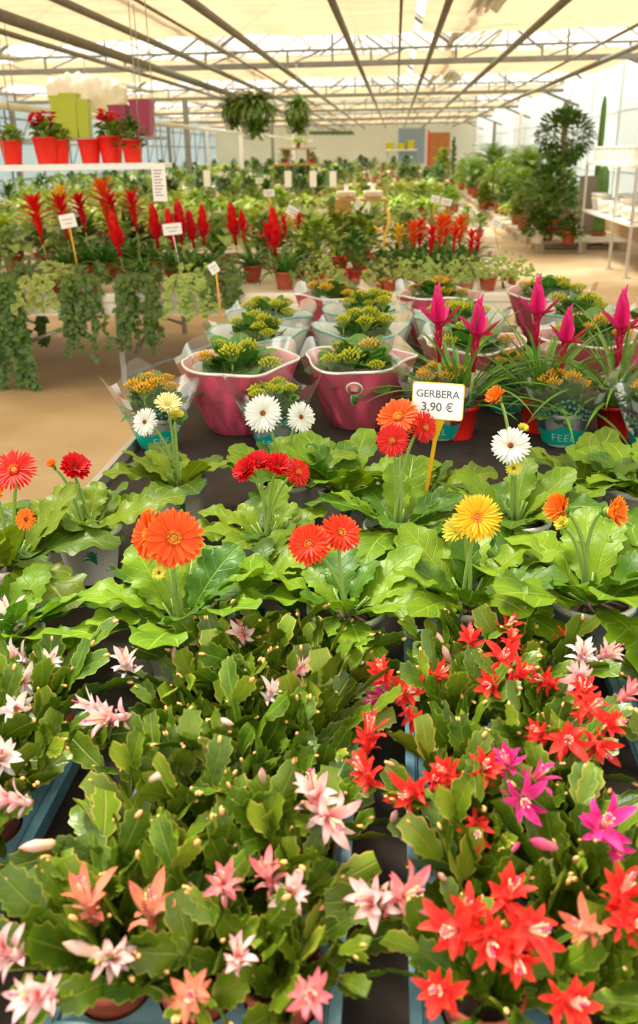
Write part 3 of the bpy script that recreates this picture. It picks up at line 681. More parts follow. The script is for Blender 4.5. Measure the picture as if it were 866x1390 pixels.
mb = MB(); mb.add(boxT(XW0-.2, XW1+.2, -3, YB+.2, -.1, 0)); struct('floor', mb, MT['concrete'])
# front bench
xe = xat(145, 645, BZ); YF1 = 4.55; XE1 = 2.15
bench = thing('display_bench', (0, 0, 0), 'front bench lined with dark cloth carrying cacti, gerberas and wrapped pots', 'bench')
obj('bench_top', MB().add(boxT(xe+.02, XE1-.02, .05, YF1-.02, BZ-.03, BZ)), MT['mat_cloth'], bench, smooth=False)
for nm, t in (('edge_rail', boxT(xe, xe+.022, .03, YF1, BZ-.06, BZ+.035, .002)), ('edge_rail', boxT(XE1-.022, XE1, .03, YF1, BZ-.06, BZ+.035, .002)), ('edge_rail', boxT(xe+.022, XE1-.022, YF1-.022, YF1, BZ-.06, BZ+.035, .002)), ('edge_rail', boxT(xe+.022, XE1-.022, .03, .052, BZ-.06, BZ+.035, .002))):
    obj(nm, MB().add(t), MT['alu'], bench, smooth=False)
for x in (xe+.25, XE1-.25):
    for y in (.4, 2.4, 4.3): obj('leg', MB().add(boxT(x-.02, x+.02, y-.02, y+.02, 0, BZ-.03)), MT['galv'], bench, smooth=False)
def strut(mb, a, b, r=.014): mb.add(tubeT([a, b], r, 8))
# second bench and those behind it
def bench_at(y0, y1, x0, x1, label, brace=False, th=.13):
    b = thing('display_bench', ((x0+x1)/2, y0, 0), label, 'bench'); o = b.location
    mb = MB(); mb.add(boxT(x0, x1, y0, y1, BZ-.05, BZ, .004)); q = obj('bench_top', mb, MT['bench_white'], b, smooth=False); q.location = -o
    mb = MB(); P = []
    prof = [(0, BZ+.02), (-.012, BZ+.02), (-.02, BZ), (-.02, BZ-.035), (-.008, BZ-.05), (-.008, BZ-.10), (-.02, BZ-.115), (-.02, BZ-th), (0, BZ-th)]
    pts = np.array([[(x, y0+a, z) for a, z in prof] for x in (x0, x1)]); mb.add(gridT(pts)); q = obj('edge_rail', mb, MT['bench_white'], b, smooth=False); q.location = -o
    n = max(2, int((x1-x0)/1.3))
    for i in range(n+1):
        x = x0+.1+(x1-x0-.2)*i/n
        for y in (y0+.12, y1-.12):
            q = obj('leg', MB().add(boxT(x-.02, x+.02, y-.02, y+.02, 0, BZ-.05)), MT['galv'], b, smooth=False); q.location = -o
        if brace and i < n:
            x2 = x0+.1+(x1-x0-.2)*(i+1)/n; mb = MB(); strut(mb, (x, y0+.12, .06), (x2, y0+.12, BZ-.1)); strut(mb, (x, y1-.12, BZ-.1), (x2, y1-.12, .08)); strut(mb, (x, y0+.12, .1), (x, y1-.12, BZ-.15))
            q = obj('cross_brace', mb, MT['galv'], b); q.location = -o
    return b
BY2 = Pz(200, 402, BZ).y
print('bench2 y', BY2)
bench_at(BY2, BY2+2.1, -6.2, .95, 'white-edged bench across the hall carrying red bromeliads and ivy', True)
ROWS = [(9.6, 2.0), (13.0, 2.0), (16.5, 2.2), (20.5, 2.4), (25, 2.6), (30, 2.6), (35.5, 2.6), (41, 3.)]
for k, (y, d) in enumerate(ROWS): bench_at(y, y+d, -9.3, 1.3 if k else 1.15, ['bench of ferns right behind the bromeliad bench', 'bench beyond the wooden crate', 'third bench from the front hall of greenery', 'bench of leafy plants in the middle of the hall', 'bench of low plants past the hall middle', 'bench towards the back of the hall', 'next to last bench of the hall', 'last bench before the back wall'][k])
# walls
mb = MB(); mb.add(boxT(XW1, XW1+.03, -3, YB, 0, ZC+.3)); struct('wall_right', mb, MT['poly'])
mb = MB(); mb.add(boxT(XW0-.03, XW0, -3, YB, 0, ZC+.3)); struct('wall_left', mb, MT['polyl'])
mb = MB(); mb.add(boxT(XW0, XW1, YB, YB+.08, 0, ZC+1.6)); struct('wall_back', mb, MT['backwall'])
mb = MB(); w0 = Py(541, 175, YB).x; w1 = Py(577, 175, YB).x; zt = Py(560, 174, YB).z; zb = Py(560, 222, YB).z
mb.add(boxT(w0, w1, YB-.05, YB+.0, zb, zt)); struct('window_1', mb, film('window_film', (.7, .8, .9), .5, .2, (.60, .70, .78)))
d0 = Py(583, 180, YB).x; d1 = Py(601, 180, YB).x
mb = MB(); mb.add(boxT(d0, d1+.4, YB-.06, YB, 0, Py(590, 180, YB).z, .01))
for k in range(7): mb.add(boxT(d0+.05, d1+.35, YB-.075, YB-.06, .15+k*.33, .42+k*.33, .006))
dr = struct('door_1', mb, MT['doorwood'])
mb = MB(); mb.add(boxT(d0-.09, d0, YB-.08, YB, 0, Py(590, 176, YB).z)); q = obj('door_frame', mb, MT['red_pot'], dr, smooth=False)
# roof: screens, glass, rafters
mb = MB(); ny = 40
def screen(x0, x1, y0, y1, z, sag=.05):
    nx, ny_ = 40, 26; P = np.zeros((nx, ny_, 3))
    for i in range(nx):
        for j in range(ny_):
            x = x0+(x1-x0)*i/(nx-1); y = y0+(y1-y0)*j/(ny_-1)
            P[i, j] = (x, y, z - sag*abs(math.sin(PI*(x-x0)/1.0))*.6 + .02*math.sin(y*9+x)+.012*math.sin(y*23+2*x))
    return gridT(P)
SCR = [(3.0, 12.3), (14.75, 19.0), (22.65, 26.6), (30.5, 34.5), (38.4, 42.4), (46.3, 49.9)]
for k, (a, b) in enumerate(SCR):
    for (x0, x1) in ((XW0+.1, -4.9), (-4.8, .2), (.3, XW1-.35)):
        struct('ceiling', MB().add(screen(x0, x1, a, b, ZC+.16)), MT['screen'], True)
RZ0, RZ1, RX = ZC+.30, ZC+1.5, (XW0+XW1)/2
spans = [(XW0, -6.4), (-6.4, -2.8), (-2.8, .8), (.8, XW1)]
mbg = MB(); mbr = MB()
for (a, b) in spans:
    m_ = (a+b)/2
    for x0, z0, x1, z1 in ((a, RZ0, m_, RZ1), (m_, RZ1, b, RZ0)):
        mbg.add(gridT(np.array([[(x0, -3, z0), (x0, YB, z0)], [(x1, -3, z1), (x1, YB, z1)]], float)))
        y = -2.5
        while y < YB:
            mbr.add(tubeT([(x0, y, z0-.03), (x1, y, z1-.03)], .018, 5)); y += 2.1
        for q in (.5,): mbr.add(tubeT([(x0+(x1-x0)*q, -3, z0+(z1-z0)*q-.04), (x0+(x1-x0)*q, YB, z0+(z1-z0)*q-.04)], .018, 5))
    mbr.add(tubeT([(m_, -3, RZ1-.03), (m_, YB, RZ1-.03)], .035, 6)); mbr.add(tubeT([(a+.02, -3, RZ0-.03), (a+.02, YB, RZ0-.03)], .05, 6))
struct('ceiling', mbg, MT['glass'])
struct('trim_1', mbr, mat('glazing_bar', (.50, .42, .30), .6))
TY = [14.6+7.9*k for k in range(-1, 5)]
k = 0
for k, y in enumerate(TY):
    mb = MB(); mb.add(boxT(XW0, XW1-.4, y-.04, y+.04, ZC-.04, ZC+.04, .006)); mb.add(tubeT([(XW0, y, RZ0-.1), (XW1-.4, y, RZ0-.1)], .02, 6))
    x = XW0+.5
    while x < XW1-.6: mb.add(tubeT([(x, y, ZC), (x, y, RZ0-.1)], .02, 6)); mb.add(tubeT([(x, y, ZC), (x+.55, y, RZ0-.1)], .014, 5)); x += 1.3
    for (a, b) in spans:
        m_ = (a+b)/2; mb.add(tubeT([(a, y, RZ0-.05), (m_, y, RZ1-.05), (b, y, RZ0-.05)], .03, 6)); mb.add(tubeT([(m_, y, RZ1-.05), (m_, y, ZC)], .018, 5))
    mb.add(tubeT([(XW1-.9, y, ZC), (XW1, y, ZC-.35)], .035, 6))
    struct('trim_%d' % (k+2), mb, MT['steelpipe'])
    for xc_, lab in ((XW0+.35, 'left'), (-5.2, 'inner'), (XW1-.30, 'right')):
        if y > 20 or xc_ != -5.2: struct('trim_%d' % (20+k*3+('left', 'inner', 'right').index(lab)), MB().add(boxT(xc_-.06, xc_+.06, y-.06, y+.06, 0, ZC-.035 if xc_ < 4 else ZC-.2, .006)), MT['bench_white'] if k % 2 else MT['steelpipe'])
# long pipes running down the hall
for j, (px, r, dz) in enumerate([(-140, .03, -.0), (80, .035, -.0), (257, .04, 0), (450, .035, 0), (610, .035, 0), (768, .04, 0), (545, .016, .05), (185, .016, .05), (1010, .04, 0), (-60, .05, -.12), (930, .02, .05)]):
    p = Pz(px, 0, ZC-.075+dz); struct('trim_%d' % (50+j), MB().add(tubeT([(p.x, 2.5, ZC-.075+dz), (p.x, YB, ZC-.075+dz)], r, 10)), MT['steelpipe'], True)
# film joints on the right wall and posts, rails on the left wall
mb = MB()
for k in range(12): y = 8+k*2.6; mb.add(boxT(XW1-.03, XW1, y-.02, y+.02, 0, ZC+.25))
for z in (1.1, 2.2): mb.add(boxT(XW1-.025, XW1-.005, -2, YB, z-.015, z+.015))
struct('trim_70', mb, mat('wall_batten', (.62, .68, .68), .5))
mb = MB()
for k in range(16): y = 14+k*2.2; mb.add(tubeT([(XW0+.03, y, 0), (XW0+.03, y, ZC), ], .025, 6)); mb.add(tubeT([(XW0+.05, y, 1.2), (XW0+.05, y+1.8, ZC)], .018, 5))
for z in (1.0, 1.9, 2.5): mb.add(boxT(XW0, XW0+.04, 8, YB, z-.02, z+.02))
struct('trim_71', mb, MT['steelpipe'])
# ------------------------------------------------------------------ lights in the hall
def tube_light(px, py, Y, L, label):
    p = Py(px, py, Y); b = thing('strip_light', (p.x, Y, ZC-.06), label, 'ceiling light', 'strip lights under the roof pipes')
    obj('housing', MB().add(boxT(-.05, .05, -L/2, L/2, -.07, -.02, .01)), MT['white'], b, smooth=False)
    obj('reflector', MB().add(gridT(np.array([[(x, y, z) for y in (-L/2, L/2)] for x, z in ((-.13, -.12), (-.05, -.065), (.05, -.065), (.13, -.12))]))), MT['white'], b)
    for s in (-.035, .035): obj('lamp_tube', MB().add(tubeT([(s, -L/2+.03, -.10), (s, L/2-.03, -.10)], .016, 10)), MT['white'], b)
tube_light(664, 38, 7.7, 1.5, 'nearest white twin-tube strip light hanging beside a pipe, upper right')
tube_light(610, 112, 15.7, 1.5, 'smaller strip light farther down the hall beyond the first truss')
# ------------------------------------------------------------------ world, sun
w = bpy.data.worlds.new('world'); SC.world = w; w.use_nodes = True; bg = w.node_tree.nodes['Background']
bg.inputs[0].default_value = (1., .945, .83, 1); bg.inputs[1].default_value = 1.9
sl = bpy.data.lights.new('sun', 'SUN'); sl.energy = 6.8; sl.angle = R(18); sl.color = (1, .94, .80); so = bpy.data.objects.new('sun', sl); COL.objects.link(so)
so.rotation_euler = (R(-24), R(-26), 0)
vs = SC.view_settings; vs.view_transform = 'Standard'; vs.look = 'None'; vs.gamma = 1; vs.use_curve_mapping = False; vs.exposure = .16
SC.cycles.transparent_max_bounces = 16; SC.cycles.max_bounces = 8
# ------------------------------------------------------------------ kalanchoes in wraps and sleeves
MT['kal_leaf'] = leafmat('kalanchoe_leaf', (.10, .26, .03), (.045, .15, .02), (.20, .36, .08), nv=4, trans=.15, lat=.35, k=1.2, veinw=.08, edge=(.16, .34, .05), rvar=.2, rough=.3, spec=.65)
MT['wrap_out'] = mat('pink_wrap_outside', (.80, .11, .19), .36, col2=(.70, .085, .16), scale=7, spec=.5, bump=.25, bscale=14)
MT['wrap_in'] = mat('pink_wrap_inside', (.95, .50, .53), .5)
MT['trim_w'] = mat('white_scallops', (.93, .90, .82), .6)
MT['wwrap_out'] = mat('white_wrap_outside', (.93, .94, .89), .5, trans=.3)
MT['wwrap_in'] = mat('white_wrap_inside', (.92, .95, .90), .5, trans=.2)
MT['trim_t'] = mat('teal_scallops', (.20, .50, .44), .6)
MT['clear'] = film('clear_sleeve', (.98, .99, .97), .07, .12, (.9, .92, .88))
MT['teal'] = mat('teal_band', (.0, .36, .28), .4)
MT['bandtext'] = mat('band_lettering', (.75, .88, .82), .5)
MT['tape'] = mat('grey_tape', (.55, .58, .60), .3, metal=.3)
MT['tealdot'] = mat('teal_print', (.05, .22, .17), .5)
MT['bud_y'] = petalmat('bud_yellow_green', [(0, (.30, .38, .02)), (.5, (.68, .68, .03)), (1, (.95, .85, .10))], streak=0)
MT['bud_o'] = petalmat('bud_orange', [(0, (.50, .46, .03)), (.5, (.95, .60, .05)), (1, (.98, .30, .08))], streak=0)
MT['bud_p'] = petalmat('bud_pink', [(0, (.45, .44, .04)), (.5, (.92, .66, .12)), (1, (.95, .30, .22))], streak=0)
KPOT = mk_pot(MT['white_pot'], .055, .10)
def klprof(t):
    if t < .2: return .16
    s = (t-.2)/.8; return max(.03, math.sin(PI*min(1, s*.93+.05))**.6*(1-.07*abs(math.sin(s*13))))
KLEAF = [leafT(klprof, 1., .36, nu=12, nv=4, a0=.25, curl=-.5-.3*k, fold=.12, wave=.02, ph=k) for k in range(3)]
def kal_foliage(seed, r=.15, h=.245, n=64):
    rr = random.Random(seed); mb = MB()
    for k in range(n):
        q = k/n; az = k*2.399; rad = r*.85*math.sqrt(1-q)*rr.uniform(.5, 1); z = h*(.62+.38*q)*rr.uniform(.88, 1)
        el = R(rr.uniform(5, 50)+25*q); L = rr.uniform(.062, .095)
        p = Vector((math.cos(az)*rad*.72, math.sin(az)*rad*.72, z-.035)); mb.add(rr.choice(KLEAF), fr(p, sph(az, el), sc=L, twist=rr.uniform(-.4, .4)), 0)
        if k % 5 == 0: mb.add(tubeT([(0, 0, .08), p], .004, 5), None, 1)
    return mb.mesh('foliage', [MT['kal_leaf'], MT['petiole']])
KFOL = [kal_foliage(700+k) for k in range(3)]
_bt = latheT([(.16, 0), (.26, .4), (.30, .75), (.12, 1), (.01, 1.05)], 5)
def cluster(seed, m, n=46, r=.026):
    rr = random.Random(seed); mb = MB()
    for k in range(n):
        az = k*2.399; q = (k+.5)/n; el = R(90-80*math.sqrt(q)); d = sph(az, el); p = Vector((d.x*r, d.y*r, d.z*r*.75))*rr.uniform(.7, 1.2)
        mb.add(_bt, fr(p, d+Vector((0, 0, .5)), sc=1) @ Matrix(((.0085, 0, 0, 0), (0, 0, .013, 0), (0, .0085, 0, 0), (0, 0, 0, 1))), 0)
        if k % 3 == 0: mb.add(tubeT([(0, 0, -.03), p], .0013, 4, False), None, 1)
    mb.add(tubeT([(0, 0, -.075), (0, 0, -.015)], .003, 5), None, 1)
    return mb.mesh('flower_cluster', [m, MT['petiole']])
KCL = {c: [cluster(60+k, MT['bud_'+c]) for k in range(2)] for c in 'yop'}
def wrap_surface(r0, r1, h, crump, seed, inner=False, notch=None, nu=26, nv=96, square=.0):
    rr = random.Random(seed); ph = [rr.uniform(0, 6.28) for _ in range(6)]; P = np.zeros((nu, nv, 3))
    for i in range(nu):
        t = i/(nu-1)
        for j in range(nv):
            a = 2*PI*j/nv
            base = r0 + (r1-r0)*(t**.85)
            cr = crump*(math.sin(7*a+ph[0]+4*t)*.5+math.sin(11*a+ph[1]-6*t)*.35+math.sin(17*a+ph[2]+9*t)*.25)*(1-t)**.6*min(1, t*6+.3)
            wv = .010*math.sin(3*a+ph[3])*t + .007*math.sin(5*a+ph[4])*t
            r = base*(1+square*math.cos(4*a)*t) + cr + wv - (.0025 if inner else 0)
            z = h*t + .007*math.sin(2*a+ph[5])*t*t + .004*math.sin(5*a+ph[2])*t*t
            P[i, j] = (r*math.cos(a), r*math.sin(a), z)
    return P
def wrapped(seed, out, inn, trim, sleeve=True):
    """meshes of a wrap: outside, inside, scalloped edge, clear outer film"""
    A = wrap_surface(.088, .168, .205, .013, seed); B = wrap_surface(.088, .168, .205, .013, seed, True)
    # the flared collar above: lighter inside
    mo = MB().add(gridT(A, closed=True)); mo.add(latheT([(.088, 0), (.001, .001)], 24, cap0=False))
    mi = MB().add(gridT(B[6:], closed=True)).mesh('wrap_lining', inn)
    ms = MB(); rim = A[-1]; n = len(rim)
    bead = icoT(.0052, 1, (1, .5, 1))
    for j in range(n):
        p = rim[j]; q = rim[(j+1) % n]; c = (p+q)/2
        for pt in (p, c):
            a = math.atan2(pt[1], pt[0]); ms.add(bead, Matrix.Translation(Vector((pt[0], pt[1], pt[2]-.001))) @ Matrix.Rotation(a-PI/2, 4, 'Z'))
    ms = ms.mesh('scalloped_edge', trim)
    s = None
    if sleeve:
        nu, nv = 8, 72; P = np.zeros((nu, nv, 3)); rr = random.Random(seed+5); ph = rr.uniform(0, 6)
        for i in range(nu):
            t = i/(nu-1)
            for j in range(nv):
                a = 2*PI*j/nv; pt = abs(math.cos(2*a+ph))**3
                r = .10+(.180-.10)*t + .004*math.sin(9*a)*t + .014*pt*t; P[i, j] = (r*math.cos(a), r*math.sin(a), .01+(.205+.035*pt)*t)
        s = MB().add(gridT(P, closed=True)).mesh('clear_sleeve', MT['clear'])
    return mo.mesh('wrap', out), mi, ms, s
PW = [wrapped(k, MT['wrap_out'], MT['wrap_in'], MT['trim_w']) for k in (1, 2, 3)]
WW = [wrapped(k, MT['wwrap_out'], MT['wwrap_in'], MT['trim_t']) for k in (4, 5)]
def badge(root, wp, ang):
    """oval medallion and a leaf-filled cut-out on the front of the wrap"""
    mb = MB(); r = .150
    def face(z, s=0.): return .088+(.168-.088)*((z/.205)**.85)
    def ell(rx, rz, cz, off, m, n=30, name='badge', par=None):
        v = []; 
        for k in range(n):
            a = 2*PI*k/n; x = rx*math.cos(a); z = cz+rz*math.sin(a); R0 = face(z)+off; v.append((x, -math.sqrt(R0*R0-x*x), z))
        R0 = face(cz)+off; v.append((0, -R0, cz)); f = [(k, (k+1) % n, n) for k in range(n)]
        b2 = [(x*.98, y+.002, z) for x, y, z in v[:n]]; 
        t = T(v+b2, f+[(n+1+k, n+1+(k+1) % n, (k+1) % n, k) for k in range(n)]); return obj(name, MB().add(t), m, par or root)
    b = ell(.0255, .0215, .150, .010, MT['trim_w']); e = ell(.0215, .0178, .150, .0115, mat('badge_green', (.10, .16, .03), .6), name='badge_border', par=b)
    ell(.0185, .0150, .150, .013, mat('badge_pink', (.78, .13, .17), .5), name='badge_centre', par=b)
    for s, z in (('MISS', .154), ('YOU', .146)):
        me = textmesh(s, .0095, .0003); me.materials.append(MT['trim_w'])
        t = link('lettering', me, b); t.matrix_local = Matrix.Translation((0, -face(.15)-.0140, z)) @ Matrix.Rotation(R(78), 4, 'X')
    w = ell(.0135, .0205, .112, .007, MT['trim_w'], name='cutout_edge'); ell(.0105, .0175, .112, .0085, MT['kal_leaf'], name='cutout', par=w)
    for q in (b, w): q.rotation_euler = (0, 0, ang)
def kal_wrapped(px, py, wm, colr, label, width, ang=0., badge_=False, sleeve=True, h=.205, grp='kalanchoes in pink and white wraps', fz=1.):
    c = Pz(px, py, BZ+h*width); c.z = BZ+.002
    root = thing('kalanchoe', c, label, 'wrapped potted plant', grp, 0, width)
    p = add_pot(root, KPOT); o, i, s, f = wm
    wo = link('wrap', o, root); wo.rotation_euler = (0, 0, ang); link('wrap_lining', i, wo); link('scalloped_edge', s, wo)
    if f and sleeve: q = link('clear_sleeve', f, root); q.rotation_euler = (0, 0, ang+rnd(-.5, .5))
    rr = random.Random(int(px*7+py)); fo = link('foliage', rr.choice(KFOL), root); fo.rotation_euler = (0, 0, rr.uniform(0, 6)); ws_ = .90 if wm in WW else 1.16; fo.scale = (ws_, ws_, 1.03*fz)
    for k in range(7):
        az = k*2.4+rr.uniform(-.6, .6); rad = (.100 if wm in WW else .132)*math.sqrt((k+.5)/7)
        fc = link('flower_cluster', KCL[rr.choice(colr)][k % 2], root); fc.location = (math.cos(az)*rad, math.sin(az)*rad, (.243-.25*rad*rad/.1+rr.uniform(-.015, .012))*fz); s_ = rr.uniform(.75, 1.15); fc.scale = (s_, s_, s_)
    if badge_: badge(root, wm, math.atan2(-c.x, c.y)*-1)
    return root
kal_wrapped(487, 487, PW[0], 'yyp', 'kalanchoe in a crumpled pink wrap with a round badge on its front', 1.12, .4, True)
kal_wrapped(322, 490, PW[1], 'yoy', 'kalanchoe in a pink wrap behind the two clear sleeves at the left', 1.16, 2.)
kal_wrapped(349, 452, WW[0], 'yy', 'kalanchoe in a white wrap directly behind the left pink one', 1.13, .2)
kal_wrapped(366, 427, WW[1], 'yy', 'kalanchoe in a white wrap, rearmost of the left column', 1.13, 1.2)
kal_wrapped(491, 446, WW[1], 'yy', 'kalanchoe in a white wrap directly behind the pink one with the badge', 1.13, 2.2)
kal_wrapped(500, 419, WW[0], 'yy', 'kalanchoe in a white wrap, rearmost white one of the middle column', 1.13, 3.1)
kal_wrapped(455, 399, PW[2], 'po', 'kalanchoe in a pink wrap at the far bench edge, leftmost of the far three', 1.12, .1)
kal_wrapped(596, 399, PW[0], 'op', 'kalanchoe in a pink wrap at the far bench edge, middle of the far three', 1.20, 1.9)
kal_wrapped(746, 397, PW[1], 'py', 'kalanchoe in a pink wrap at the far bench edge, rightmost of the far three', 1.16, .9)
kal_wrapped(622, 432, WW[0], 'yy', 'kalanchoe in a white wrap behind the two left magenta flower spikes', 1.13, 4.)
kal_wrapped(640, 464, PW[2], 'yp', 'kalanchoe in a pink wrap hidden behind the narrow leaves of the magenta spikes', 1.1, 3.)
kal_wrapped(784, 420, WW[1], 'yy', 'kalanchoe in a white wrap behind the right magenta flower spikes', 1.13, 5.)
kal_wrapped(802, 455, PW[0], 'yo', 'kalanchoe in a pink wrap between the right magenta flower spikes', 1.15, 3.6)
kal_wrapped(900, 432, PW[2], 'yo', 'kalanchoe in a pink wrap cut off by the right edge', 1.1, 2.6)
# small plants in clear sleeves with a teal band
def sleeve_parts():
    nu, nv = 14, 72; P = np.zeros((nu, nv, 3))
    def rad(t, a): return (.052+.083*t**1.1)*(1+.16*abs(math.cos(2*a))**4*t)
    def pos(t, a): 
        c = abs(math.cos(2*a))**3; return (rad(t, a)*math.cos(a), rad(t, a)*math.sin(a), .002+(.185+.060*c)*t)
    for i in range(nu):
        for j in range(nv): P[i, j] = pos(i/(nu-1), 2*PI*j/nv+PI/4)
    sl = MB().add(gridT(P, closed=True)).mesh('clear_sleeve', MT['clear'])
    B = np.zeros((5, nv, 3))
    for i in range(5):
        for j in range(nv): x, y, z = pos(.04+.25*i/4, 2*PI*j/nv); k = 1.012; B[i, j] = (x*k, y*k, z)
    band = MB().add(gridT(B, closed=True)).mesh('teal_band', MT['teal'])
    me = textmesh('FEEL', .037, .0, bold=-.0008)
    for v in me.vertices:
        a = -PI/2 + v.co.x/.070; z = .036+v.co.y; t = z/.19; x, y, zz = pos(t, a); v.co = (x*1.022, y*1.022, z)
    me.materials.append(MT['bandtext'])
    tp = []
    for a in (-PI/2-.95, -PI/2+.75):
        G = np.array([[pos(t, a+da) for da in (-.10, .0, .10)] for t in (.80, .9, .98)])*np.array([1.012, 1.012, 1.0]); tp.append(MB().add(gridT(G)).mesh('tape', MT['tape']))
    mb = MB(); rr = random.Random(2)
    for row in range(3):
        for k in range(26):
            a = -PI/2 + (k-13)*.135+.06*(row % 2); t = .50+.075*row; x, y, z = pos(t, a); n = Vector((x, y, 0)).normalized()
            mb.add(latheT([(.0045, 0), (.003, .0006), (.0001, .0006)], 8), zmat((x*1.01, y*1.01, z), n))
    return sl, band, me, tp, mb.mesh('printed_dots', MT['tealdot'])
SL = sleeve_parts()
def kal_clear(px, py, colr, label, w=1., rot=0.):
    h = .185*w; c = Pz(px, py, BZ+h); c.z = BZ+.002
    root = thing('kalanchoe', c, label, 'sleeved potted plant', 'kalanchoes in clear sleeves', 0, w)
    add_pot(root, KPOT); rz = math.atan2(c.x, c.y)*-1+rot
    s = link('clear_sleeve', SL[0], root); s.rotation_euler = (0, 0, rz)
    b = link('teal_band', SL[1], root); b.rotation_euler = (0, 0, rz); link('lettering', SL[2], b)
    for t in SL[3]: link('tape', t, s)
    link('printed_dots', SL[4], s)
    rr = random.Random(int(px*7+py)); f = link('foliage', rr.choice(KFOL), root); f.rotation_euler = (0, 0, rr.uniform(0, 6)); f.scale = (.74, .74, .86); f2 = link('lower_foliage', rr.choice(KFOL), root); f2.scale = (.55, .55, .62); f2.rotation_euler = (0, 0, 2)
    for k in range(8):
        az = k*2.4+rr.uniform(-.4, .4); rad = .072*math.sqrt((k+.4)/8)
        fc = link('flower_cluster', KCL[rr.choice(colr)][k % 2], root); fc.location = (math.cos(az)*rad, math.sin(az)*rad, .205-.2*rad+rr.uniform(-.012, .006)); s_ = rr.uniform(.65, .95); fc.scale = (s_, s_, s_)
kal_clear(208, 528, 'oo', 'kalanchoe with orange buds in a clear sleeve at the left bench edge', 1.08, .3)
kal_clear(371, 535, 'y', 'kalanchoe with yellow buds in a clear sleeve with FEEL band, behind white gerberas', 1.0, -.1)
kal_clear(600, 512, 'o', 'kalanchoe with orange buds in a clear sleeve right behind the price sign', 1.12, -.2)
kal_clear(768, 520, 'o', 'kalanchoe with orange buds in a clear sleeve with teal FEEL band, near the red pot', 1.10, .1)
kal_clear(690, 492, 'o', 'kalanchoe in a clear sleeve between the two others behind the white gerbera', 1.0, .5)
kal_clear(895, 535, 'o', 'kalanchoe in a clear sleeve at the right edge beside the red pot', 1.05, .5)
# ------------------------------------------------------------------ spiked bromeliads
MT['quill_leaf'] = leafmat('narrow_leaf', (.17, .34, .03), (.09, .22, .02), (.26, .42, .07), nv=1, trans=.25, lat=0, veinw=.3, rvar=.2, rough=.35)
MT['guz_leaf'] = leafmat('strap_leaf', (.095, .26, .03), (.04, .14, .018), (.16, .34, .06), nv=1, trans=.2, lat=0, veinw=.2, rvar=.3, rough=.3, spec=.6)
def bractmat(n, a, b): return petalmat(n, [(0, a), (.6, a), (1, b)], trans=.25, streak=.12, rough=.35)
MT['b_magenta'] = bractmat('bract_magenta', (.88, .03, .26), (.92, .08, .33)); MT['b_maroon'] = bractmat('bract_maroon', (.58, .012, .07), (.78, .03, .17))
MT['b_red'] = bractmat('bract_red', (.78, .010, .012), (.85, .02, .02)); MT['b_orange'] = bractmat('bract_orange', (.88, .10, .01), (.95, .24, .02)); MT['b_yellow'] = bractmat('bract_yellow', (.92, .60, .02), (.95, .75, .06))
MT['b_scarlet'] = bractmat('bract_scarlet', (.70, .006, .02), (.80, .02, .03))
def strap(t): return max(.02, min(1, t*6+.55)*(1-t**2.6)**.9)
def brom_foliage(seed, n, L, W, m, el=(15, 80), curl=(-.9, -1.9), z0=.09):
    rr = random.Random(seed); mb = MB(); Ts = [leafT(strap, 1., W/L/2, nu=12, nv=2, a0=0, curl=curl[0]+(curl[1]-curl[0])*k/5, fold=.55) for k in range(6)]
    for k in range(n):
        az = k*2.399+rr.uniform(-.2, .2); q = k/n
        mb.add(rr.choice(Ts), fr((math.cos(az)*.012, math.sin(az)*.012, z0), sph(az, R(el[0]+(el[1]-el[0])*q+rr.uniform(-8, 8))), sc=L*rr.uniform(.75, 1.1)*(1-.15*q)))
    return mb.mesh('foliage', m)
def brac(t): return max(.04, (math.sin(PI*min(1, t*.72+.22)))**.8*(1 if t < .8 else ((1-t)/.2)**.7))
